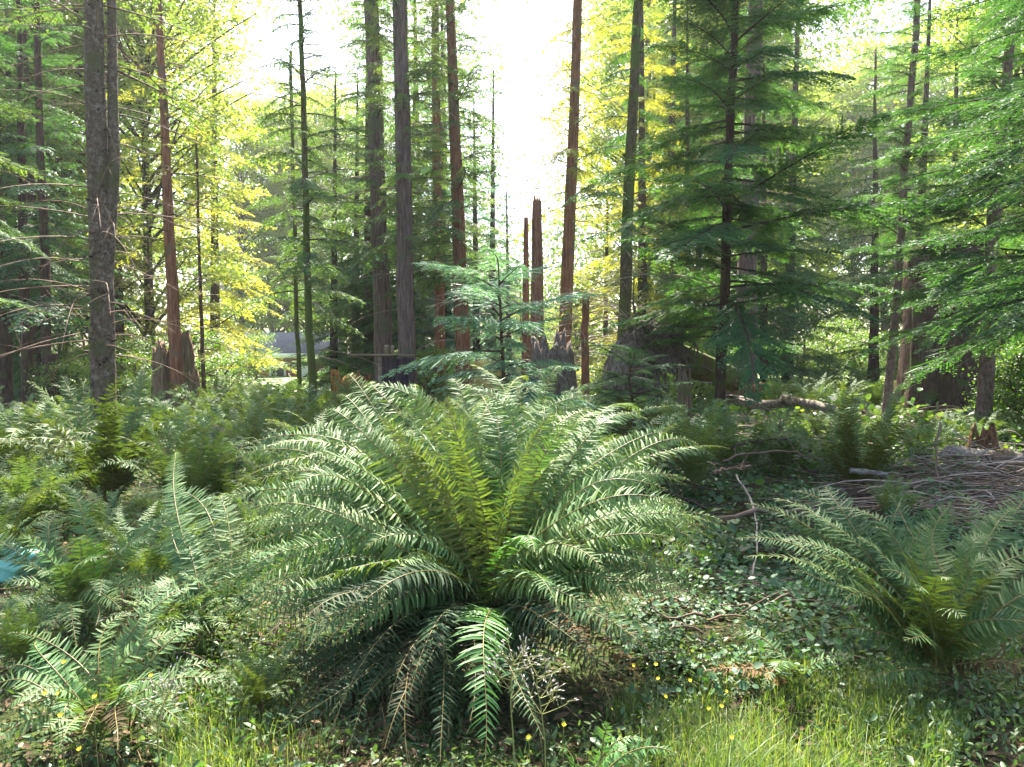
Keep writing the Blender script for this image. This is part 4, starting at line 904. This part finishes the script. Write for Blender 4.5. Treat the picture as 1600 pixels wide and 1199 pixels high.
tagS = [
 ('long brown stick lying across the cover leaves above the right fern', [(1110, 812, 5.9), (1230, 797, 6.1), (1330, 795, 6.1), (1440, 806, 5.9), (1500, 822, 5.6)], .019, 'twig'),
 ('thin grey white stick pointing at the camera in the cover leaves', [(1148, 738, 6.9), (1172, 778, 6.4), (1184, 815, 5.9), (1183, 860, 5.2), (1172, 925, 4.5)], .010, 'twig_pale'),
 ('short curved brown stick just right of the huge fern', [(1112, 740, 7.5), (1140, 733, 7.5), (1172, 728, 7.5)], .022, 'twig'),
 ('upper of the two arched dark branches above the cover leaves', [(1140, 700, 8.2), (1180, 690, 8.4), (1250, 684, 8.4)], .016, 'twig_dark'),
 ('lower of the two arched dark branches above the cover leaves', [(1125, 722, 7.8), (1180, 705, 8.0), (1240, 705, 8.0), (1290, 722, 7.8)], .015, 'twig'),
 ('red brown upright stick before the bleached log', [(1470, 655, 7.2), (1462, 712, 7.2), (1466, 760, 7.0), (1476, 800, 6.7)], .013, 'twig'),
 ('pale thin dead branch slanting over the bleached log', [(1488, 672, 7.9), (1512, 690, 7.9), (1555, 705, 8.0)], .008, 'twig_pale'),
 ('dark crooked stick leaning over the grey log', [(1540, 712, 7.8), (1562, 738, 7.6), (1600, 765, 7.4)], .014, 'twig_dark'),
 ('dark slender twig standing before the tall dark fern', [(1215, 652, 8.5), (1232, 690, 8.2), (1258, 722, 7.9)], .010, 'twig_dark'),
 ('pale twig running from the brush to the right fern', [(1420, 710, 7.6), (1450, 718, 7.5), (1530, 768, 7.2)], .008, 'twig_pale'),
 ('pale bare twig in the lower brush', [(1540, 765, 6.6), (1560, 785, 6.4), (1575, 805, 6.2)], .009, 'twig_pale'),
 ('straight straw coloured stick on the grass edge', [(1075, 992, 3.9), (1120, 1035, 3.6), (1160, 1075, 3.35), (1198, 1110, 3.15)], .006, 'twig_pale'),
 ('thick brown stick end below the tall dark fern', [(1362, 800, 6.0), (1395, 772, 6.3)], .014, 'twig'),
]
for lab, pts, r, mt in tagS:
    W_ = np.array([at(*p) for p in pts]); t = np.linspace(0, len(pts) - 1, 14)
    P = np.stack([np.interp(t, range(len(pts)), W_[:, c]) for c in range(3)], -1)
    P = (P + np.vstack([P[:1], P[:-1]]) + np.vstack([P[1:], P[-1:]])) / 3
    nz_ = R.normal(0, 1, (14, 3)); nz_[0] = 0; P = P + .55 * r * nz_
    P[:, 2] = np.maximum(P[:, 2], gz(P[:, 0], P[:, 1]) + r)
    o = P[0].copy(); mb = MB(); tube(mb, P - o, np.linspace(r, r * .45, 14) * R.uniform(.8, 1.2, 14), 7, .5, .12, True)
    for q in range(5):
        k = R.integers(2, 13); dd = norm(P[min(k + 1, 13)] - P[k - 1] + R.normal(0, .6, 3) * np.linalg.norm(P[min(k + 1, 13)] - P[k - 1])); l = R.uniform(.04, .22)
        tube(mb, bez(P[k] - o, P[k] - o + dd * l * .3, P[k] - o + dd * l * .7 + R.normal(0, .02, 3), P[k] - o + dd * l + R.normal(0, .03, 3), 5), np.linspace(r * .4, r * .15, 5), 4, .5, cap=False)
    tag(link('stick', mb.mesh('stick', M[mt], True), None, o), lab, 'stick')

def brush(name, label, cx0, cx1, Y0, Y1, n, h, seed, mats, L=(.4, 1.3)):
    g = np.random.default_rng(seed); mb = MB()
    for i in range(n):
        Y = g.uniform(Y0, Y1); p = G(g.uniform(cx0, cx1), Y); az = g.normal(0, .5) + (PI if g.random() < .5 else 0); l = g.uniform(*L)
        z = abs(g.normal(0, h)) + .02
        d = np.array([math.cos(az), math.sin(az) * .6, g.normal(0, .12)]) * l
        P = bez(p + [0, 0, z], p + d * .3 + [0, 0, z + g.uniform(0, .1)], p + d * .7 + g.normal(0, .06, 3) + [0, 0, z], p + d + [0, 0, z * .6], 6)
        P[:, 2] = np.maximum(P[:, 2], gz(P[:, 0], P[:, 1]) + .008)
        tube(mb, P, np.linspace(1, .4, 6) * g.uniform(.003, .010), 4, g.random(), cap=False)
    tag(link(name, mb.mesh(name, M[mats])), label, 'brushwood', kind='stuff')
brush('brushwood', 'brown tangle of fallen twigs heaped before the logs on the right', 1400, 1680, 5.9, 8.2, 420, .10, 91, 'twig')
brush('brushwood', 'bleached grey twigs lying loose on top of the brown tangle', 1400, 1690, 5.9, 8.3, 150, .13, 96, 'twig_pale')
brush('brushwood', 'dark fallen twigs scattered on the cover leaves in the middle right', 1100, 1420, 5.2, 8.4, 170, .05, 92, 'twig_dark')
brush('brushwood', 'pale dead twigs littering the ground of the sunny strip', 1130, 1650, 9.5, 15, 420, .10, 93, 'twig_pale')
brush('brushwood', 'fine brown twigs threaded through the cover leaves', 1020, 1450, 3.3, 5.6, 70, .03, 95, 'twig', (.12, .4))
brush('brushwood', 'thin dead twigs lying among the left ferns', -20, 520, 3.2, 9, 50, .03, 94, 'twig', (.2, .7))

# ------------------------------------------------------------------ house, shelter, teal sheet, stone
def box(mb, lo, hi, var=.5):
    x0, y0, z0 = lo; x1, y1, z1 = hi
    V = [(x0, y0, z0), (x1, y0, z0), (x1, y1, z0), (x0, y1, z0), (x0, y0, z1), (x1, y0, z1), (x1, y1, z1), (x0, y1, z1)]
    mb.add(V, [(0, 3, 2, 1), (4, 5, 6, 7), (0, 1, 5, 4), (1, 2, 6, 5), (2, 3, 7, 6), (3, 0, 4, 7)], var)
def partbox(name, mat, root, *bs):
    mb = MB()
    for lo, hi in bs: box(mb, lo, hi)
    return link(name, mb.mesh(name, M[mat]), root)
hp = G(440, 44, -.72)
h = thing('house', 'small red house with white trim and grey roof glimpsed through the left trees', 'house', hp)
partbox('wall', 'red_paint', h, ((-2.6, 0, -.1), (2.2, 4, 2.0)))
rb_ = MB(); rb_.add([(-3, -.5, 1.95), (2.7, -.5, 1.95), (2.7, 2, 3.3), (-3, 2, 3.3), (-3, 4.5, 1.95), (2.7, 4.5, 1.95), (-3, -.5, 2.07), (2.7, -.5, 2.07), (2.7, 2, 3.42), (-3, 2, 3.42), (-3, 4.5, 2.07), (2.7, 4.5, 2.07)],
    [(0, 3, 2, 1), (3, 4, 5, 2), (6, 7, 8, 9), (9, 8, 11, 10), (0, 1, 7, 6), (4, 10, 11, 5), (0, 6, 9, 3), (3, 9, 10, 4), (1, 2, 8, 7), (2, 5, 11, 8)])
link('roof', rb_.mesh('roof', M['roofing']), h)
partbox('fascia', 'white_paint', h, ((-3, -.58, 1.82), (2.7, -.505, 2.1)))
wn = partbox('window', 'white_paint', h, ((-.75, -.06, .5), (-.63, -.003, 1.6)), ((.13, -.06, .5), (.25, -.003, 1.6)), ((-.63, -.06, .5), (.13, -.003, .6)), ((-.63, -.06, 1.5), (.13, -.003, 1.6)))
partbox('pane', 'glass', wn, ((-.63, -.03, .6), (.13, -.005, 1.5)))
partbox('door', 'white_paint', h, ((1.1, -.05, 0), (1.9, -.003, 1.75)))

sp = G(622, 14.3)
s_ = thing('plank_shelter', 'low dark plank shelter with a pale rail under the close pair of cedars', 'shelter', sp)
X = lambda px: (px - 622) / F * 14.3
Z = lambda py: 1.5 - (py - 550) / F * 14.3
def boards(name, mat, x0, x1, y0, y1, z0, z1, n, root):
    for i in range(n):
        a = x0 + (x1 - x0) * i / n; b = x0 + (x1 - x0) * (i + 1) / n - .012
        partbox(name, mat, root, ((a, y0 + .006 * (i % 2), z0), (b, y1, z1 - .02 * (i % 3))))
boards('plank', 'dark_board', X(597), X(648), .0, .04, -.05, Z(563), 5, s_)
partbox('rail', 'board', s_, ((X(545), -.14, Z(561)), (X(648), -.02, Z(558))))
partbox('post', 'board', s_, ((X(591), -.08, -.05), (X(596), .0, Z(562))))
partbox('post', 'board', s_, ((X(602), -.10, Z(557)), (X(608), -.03, Z(544))))
partbox('post', 'board', s_, ((X(612), -.10, Z(557)), (X(616), -.03, Z(545))))
gp = G(762, 13.6)
gbd = thing('golden_board', 'mossy golden panel leaning right of the orange trunked cedar', 'board', gp)
partbox('panel', 'gold_board', gbd, ((-.28, 0, -.05), (.28, .05, at(762, 557, 13.6)[2] - gp[2])))
partbox('cap_rail', 'gold_board', gbd, ((-.31, -.02, at(762, 557, 13.6)[2] - gp[2]), (.31, .07, at(762, 554, 13.6)[2] - gp[2])))

def blob(name, label, cat, c, rx, ry, rz, mat, seed, rough=.2):
    g = np.random.default_rng(seed); n, k = 26, 14
    a = np.arange(n) * 2 * PI / n; rows = []
    ph = g.random(8) * 6.28
    for i in range(k + 1):
        th = i / k * PI
        x = np.sin(th) * np.cos(a); y = np.sin(th) * np.sin(a); z = np.cos(th) * np.ones(n)
        f = 1 + rough * (np.sin(4 * x + ph[0]) * np.cos(3 * y + ph[1]) + .5 * np.sin(9 * z + 6 * x + ph[2]) + .35 * np.sin(14 * y - 9 * x + ph[3]) * np.sin(th))
        rows.append(np.stack([x * rx * f, y * ry * f, z * rz * f], -1))
    V = np.concatenate(rows); i = np.arange(k)[:, None] * n; j = np.arange(n)[None]
    Q = np.stack([i + j, i + n + j, i + n + (j + 1) % n, i + (j + 1) % n], -1).reshape(-1, 4)
    mb = MB(); mb.add(V, Q, .5)
    return tag(link(name, mb.mesh(name, M[mat], True), None, c), label, cat)
blob('plastic_sheet', 'crumpled teal plastic sheet half hidden by ferns at the left edge', 'plastic sheet', at(14, 880, 4.75), .20, .14, .11, 'teal', 3, .35)
blob('stone', 'purplish grey stone among the ferns left of the huge fern', 'stone', G(335, 9.6, .12) + np.array([0, 0, .25]), .24, .2, .22, 'root_wood', 4, .1)

# ------------------------------------------------------------------ ground cover
def in_px(n, g, px0, px1, Y0, Y1, pw=1.0):
    Y = Y0 + (Y1 - Y0) * g.random(n) ** pw; px = g.uniform(px0, px1, n)
    return (px - 800) / F * Y, Y

def cover(name, label, cat, n, px0, px1, Y0, Y1, size, h, mat, seed, flat=.35, patch=0.0, width=.42, pw=.8):
    g = np.random.default_rng(seed)
    x, y = in_px(n, g, px0, px1, Y0, Y1, pw)
    e = np.abs((x / y * F + 800) - (px0 + px1) / 2) / ((px1 - px0) / 2)
    k = e + .22 * np.sin(y * 4.3 + seed) + .12 * np.sin(y * 11 + x * 3) < g.uniform(.62, 1.15, n); x, y = x[k], y[k]
    if patch:
        k = (np.sin(x * 2.3 + seed) * np.cos(y * 1.9 + seed * 2) + .6 * np.sin(x * 5.1 - y * 3.7 + seed)) > patch - 1
        x, y = x[k], y[k]
    m = len(x)
    z = gz(x, y) + g.gamma(2.0, h / 2, m) * (0.7 + .5 * np.sin(x * 4.1 + seed) * np.cos(y * 3.3))
    z = np.maximum(z, gz(x, y) + .005)
    C = np.stack([x, y, z], -1)
    D = norm(np.stack([g.normal(0, 1, m), g.normal(0, 1, m), g.normal(0.05, flat, m)], -1))
    W = norm(np.cross(D, np.array([0, 0, 1.0]) + g.normal(0, flat, (m, 3))))
    ln = size * g.gamma(6, 1 / 6, m); wd = ln * width
    N = np.cross(W, D)
    # six point folded leaf: two quads
    a = C; b = C + D * (ln * .3)[:, None] + W * wd[:, None] * .9 + N * (ln * .08)[:, None]; c = C + D * (ln * .72)[:, None] + W * wd[:, None] * .75 + N * (ln * .06)[:, None]
    t = C + D * ln[:, None]; d = C + D * (ln * .72)[:, None] - W * wd[:, None] * .75 + N * (ln * .06)[:, None]; e = C + D * (ln * .3)[:, None] - W * wd[:, None] * .9 + N * (ln * .08)[:, None]
    V = np.stack([a, b, c, t, d, e], 1).reshape(-1, 3); i = np.arange(m)[:, None] * 6
    Q = np.concatenate([i + np.array([[0, 1, 2, 3]]), i + np.array([[0, 3, 4, 5]])])
    A = np.repeat(np.clip(g.normal(.5, .2, m), 0, 1), 6)
    tag(link(name, mesh_from(name, V, Q, A, M[mat])), label, cat, kind='stuff')

cover('cover_leaves', 'small round pale green leaves carpeting the ground between the two big ferns', 'ground cover', 30000, 960, 1540, 3.1, 8.6, .030, .09, 'salal', 101, patch=.6, pw=.75)
cover('cover_leaves', 'round green leaves under the brush pile and dark fern', 'ground cover', 8000, 1380, 1700, 4.5, 9.0, .045, .08, 'salal', 102, patch=.6)
cover('weeds', 'low mixed green weeds between the left ferns', 'weeds', 30000, -350, 640, 1.9, 9.5, .028, .06, 'weeds', 103, flat=.8, patch=.3, width=.24)
cover('weeds', 'low green weeds under the front of the huge fern', 'weeds', 34000, 250, 2000, 1.7, 3.8, .026, .045, 'weeds', 104, flat=.8, patch=.5, width=.22)
cover('weeds', 'yellow green leafy weeds in the sunny strip behind the logs', 'weeds', 9000, 1180, 1750, 8.8, 14, .075, .16, 'bush', 105, flat=.6, patch=.5)
cover('undergrowth', 'leafy undergrowth on the far forest floor', 'undergrowth', 34000, -500, 2100, 12, 30, .13, .17, 'weeds', 106, flat=.7, patch=.4)
cover('leaf_litter', 'dry brown leaves and fern bits on the near ground', 'leaf litter', 34000, -500, 2100, 1.8, 8, .035, .012, 'litter', 107, flat=.3, width=.22)
cover('leaf_litter', 'dry brown litter on the farther forest floor', 'leaf litter', 34000, -500, 2100, 8, 20, .09, .02, 'litter', 108, flat=.3, width=.25)
cover('weeds', 'low weeds behind and beneath the middle ferns', 'weeds', 14000, 450, 1300, 5, 13, .07, .09, 'weeds', 109, flat=.6, patch=.4)

def grass(name, label, n, px0, px1, Y0, Y1, h, seed, mat='grass', w=.0015, patch=None, pw=.8):
    g = np.random.default_rng(seed)
    x, y = in_px(n, g, px0, px1, Y0, Y1, pw)
    if patch: k = (np.sin(x * 3.1 + seed) * np.cos(y * 2.7 + seed) + .5 * g.normal(0, 1, len(x))) > patch; x, y = x[k], y[k]
    e = ((x / y * F + 800) - (px0 + px1) / 2) / ((px1 - px0) / 2); e2 = (y - Y0) / (Y1 - Y0)
    k = (np.abs(e) ** 3 + e2 ** 2.5 + .35 * np.sin(x * 7 + y * 5 + seed) + .25 * np.sin(x * 17 - y * 13)) < g.uniform(.3, 1.1, len(x)); x, y = x[k], y[k]
    m = len(x); B = np.stack([x, y, gz(x, y) - .005], -1)
    az = g.uniform(0, 6.283, m); lean = np.abs(g.normal(.45, .3, m)); H = h * g.gamma(4, .25, m)
    d = np.stack([np.cos(az), np.sin(az), 0 * az], -1); sd_ = np.stack([-np.sin(az), np.cos(az), 0 * az], -1)
    rows = []
    for t, ww in ((0, 1), (.4, .9), (.75, .6), (1, .08)):
        c = B + np.array([0, 0, 1.]) * (H * (t - .35 * lean * t * t))[:, None] + d * (H * lean * t ** 1.8)[:, None]
        rows += [c - sd_ * w * ww * (1 + h), c + sd_ * w * ww * (1 + h)]
    V = np.stack(rows, 1).reshape(-1, 3); i = np.arange(m)[:, None, None] * 8
    q = np.array([[0, 1, 3, 2], [2, 3, 5, 4], [4, 5, 7, 6]])
    A = np.repeat(np.clip(g.normal(.5, .2, m), 0, 1), 8)
    tag(link(name, mesh_from(name, V, (i + q).reshape(-1, 4), A, M[mat])), label, 'grass', kind='stuff')
grass('grass', 'bright green grass in the bottom right foreground', 50000, 930, 1540, 1.7, 3.5, .06, 111, patch=0)
grass('grass', 'long green grass tufts at the very front right', 5000, 1000, 1560, 1.6, 2.7, .12, 112, patch=.2)
grass('grass', 'green grass patch left below the huge fern', 22000, 230, 560, 1.8, 3.2, .06, 113, patch=-.1)
grass('dry_grass', 'dry straw coloured grass between the ferns in front', 14000, -50, 1150, 1.8, 4.2, .075, 114, 'litter', patch=.2)
grass('grass', 'thin grass among the left ferns', 9000, -120, 520, 2.2, 8.5, .08, 115, patch=.5)

# ------------------------------------------------------------------ flowers and seed heads
def flower(px, py, Y, label, group):
    g = np.random.default_rng(int(px * 3 + py)); head = at(px, py, Y); base = np.array([head[0] + g.uniform(-.03, .03), Y + g.uniform(-.02, .05), 0]); base[2] = float(gz(base[0], base[1]))
    root = thing('yellow_flower', label, 'flower', base, group)
    hd = head - base; mb = MB(); tube(mb, bez(np.zeros(3), hd * .3 + [.01, 0, 0], hd * .7 + g.normal(0, .008, 3), hd, 8), np.linspace(.0016, .001, 8), 4, .5, cap=False); link('stalk', mb.mesh('stalk', M['stalk']), root)
    n = 9; a = np.arange(n) * 2 * PI / n + g.random(); tilt = norm(np.array([g.normal(0, .3), -.7, .8]))
    U = norm(np.cross(tilt, [1, 0, 0.1])); W_ = np.cross(tilt, U)
    D = np.cos(a)[:, None] * U + np.sin(a)[:, None] * W_ + tilt * .25; D = norm(D); Wd = norm(np.cross(D, tilt))
    V, Q = leaves(np.repeat(hd[None], n, 0), D, Wd, np.full(n, .0095) * g.uniform(.8, 1.1, n), np.full(n, .0027)); mb = MB(); mb.add(V, Q, .5)
    link('petals', mb.mesh('petals', M['yellow']), root)
for i, (px, py, Y) in enumerate([(1040, 1088, 2.6), (1025, 1038, 2.8), (990, 1040, 2.8), (1028, 1060, 2.75), (1078, 1063, 2.8), (1107, 1107, 2.65), (1127, 1103, 2.65), (1135, 1080, 2.75), (1143, 1152, 2.4)]):
    flower(px, py, Y, 'small yellow flower in the grass right of the huge fern', 'yellow flowers in the right grass')
for i, (px, py, Y) in enumerate([(70, 1083, 2.3), (91, 1083, 2.3), (100, 1034, 2.5), (148, 1088, 2.3), (236, 1055, 2.5), (94, 1117, 2.2), (124, 1170, 2.1)]):
    flower(px, py, Y, 'small yellow flower before the silvery bottom left fern', 'yellow flowers on the left')
flower(881, 1132, 2.15, 'yellow flower beside the right seed head stalk', None)
flower(826, 1152, 2.15, 'yellow flower low between the two seed head stalks', None)

def seedhead(label, base_px, Y, stem, seed):
    g = np.random.default_rng(seed); b = G(base_px, Y); root = thing('seed_head_plant', label, 'plant', b)
    pts = [at(*p, Y) - b for p in stem]; st = MB(); sdm = MB()
    t = np.linspace(0, len(pts), 16); W_ = np.vstack([np.zeros(3), pts]); P = np.stack([np.interp(t, range(len(W_)), W_[:, c]) for c in range(3)], -1)
    tube(st, P, np.linspace(.0028, .0012, 16), 5, .5, cap=False)
    for i in range(16):
        k = g.integers(7, 15); az = g.uniform(0, 6.28); l = g.uniform(.04, .12); d = norm(np.array([math.cos(az), math.sin(az) * .6, g.uniform(.35, 1.1)]))
        e = P[k] + d * l; tube(st, bez(P[k], P[k] + d * l * .4 - [0, 0, .005], e - [0, 0, .012], e, 6), np.linspace(.0013, .0007, 6), 3, .5, cap=False)
        for q in range(5):
            d2 = norm(d + g.normal(0, .7, 3) + [0, 0, .3]); l2 = g.uniform(.012, .035); s = e - d * l * g.uniform(0, .5); e2 = s + d2 * l2
            tube(st, [s, e2], [.0007, .0005], 3, .5, cap=False)
            tube(sdm, [e2, e2 + d2 * .004, e2 + d2 * .011], [.0008, .0022, .0007], 4, .5, cap=False)
    link('stalk', st.mesh('stalk', M['stalk']), root); link('seed_heads', sdm.mesh('seed_heads', M['seed'], True), root)
seedhead('branching dry seed head plant before the huge fern, left stalk', 808, 2.2, [(802, 1150), (798, 1100), (800, 1045), (804, 1020)], 1)
seedhead('branching dry seed head plant before the huge fern, right stalk', 855, 2.2, [(852, 1160), (846, 1110), (838, 1065), (842, 1048)], 2)
seedhead('drooping seed head plant at the far bottom left', 240, 2.4, [(245, 1150), (252, 1110), (262, 1085)], 3)
def broadleaf(label, px, py, Y, n, size, mat, seed):
    g = np.random.default_rng(seed); b = G(px, Y); hd = at(px, py, Y) - b; root = thing('broad_leaf_plant', label, 'plant', b); mb = MB(); st = MB()
    for i in range(n):
        az = i * 2.4 + g.random(); e = hd * g.uniform(.6, 1) + np.array([math.cos(az), math.sin(az), .3]) * size * .8
        tube(st, bez(np.zeros(3), e * .3 + [0, 0, .04], e * .8 + [0, 0, .03], e, 6), .003, 4, .5, cap=False)
        d = norm(np.array([math.cos(az), math.sin(az), -.25])); D = np.stack([d] * 3) ; W_ = norm(np.cross(D, [0, 0, 1.]))
        for s2, ll in ((0, 1), (.7, .75), (-.7, .75)):
            dd = norm(D[:1] + W_[:1] * s2); V, Q = leaves(e[None], dd, norm(np.cross(dd, [0.1, 0, 1.])), np.array([size * ll]), np.array([size * .3 * ll])); mb.add(V, Q, g.uniform(.4, .8))
    link('stalks', st.mesh('stalks', M['stalk']), root); link('leaves', mb.mesh('leaves', M[mat]), root)
broadleaf('broad leaved green plant behind the left fern by the dark gap', 165, 830, 4.6, 6, .12, 'salal', 5)
broadleaf('bright lime green leafy seedling in the cover leaves', 1275, 778, 6.6, 7, .10, 'grass', 6)
broadleaf('tiny lime green seedling under the small right fern', 1400, 765, 6.4, 5, .07, 'grass', 7)

# ------------------------------------------------------------------ haze added for the lens glare
def haze():
    m, n, out = nodes('haze')
    p = n.nodes.new('ShaderNodeVolumePrincipled'); p.inputs['Color'].default_value = (0.93, 0.95, 0.96, 1); p.inputs['Density'].default_value = HAZE
    p.inputs['Anisotropy'].default_value = 0.45
    n.links.new(p.outputs[0], out.inputs['Volume'])
    mb = MB(); box(mb, (-170, -25, -1.6), (170, 230, 34))
    tag(link('haze', mb.mesh('haze', m)), 'thin haze added between the trees to stand in for lens glare', 'haze', kind='stuff')
HAZE = 0.0006
haze()
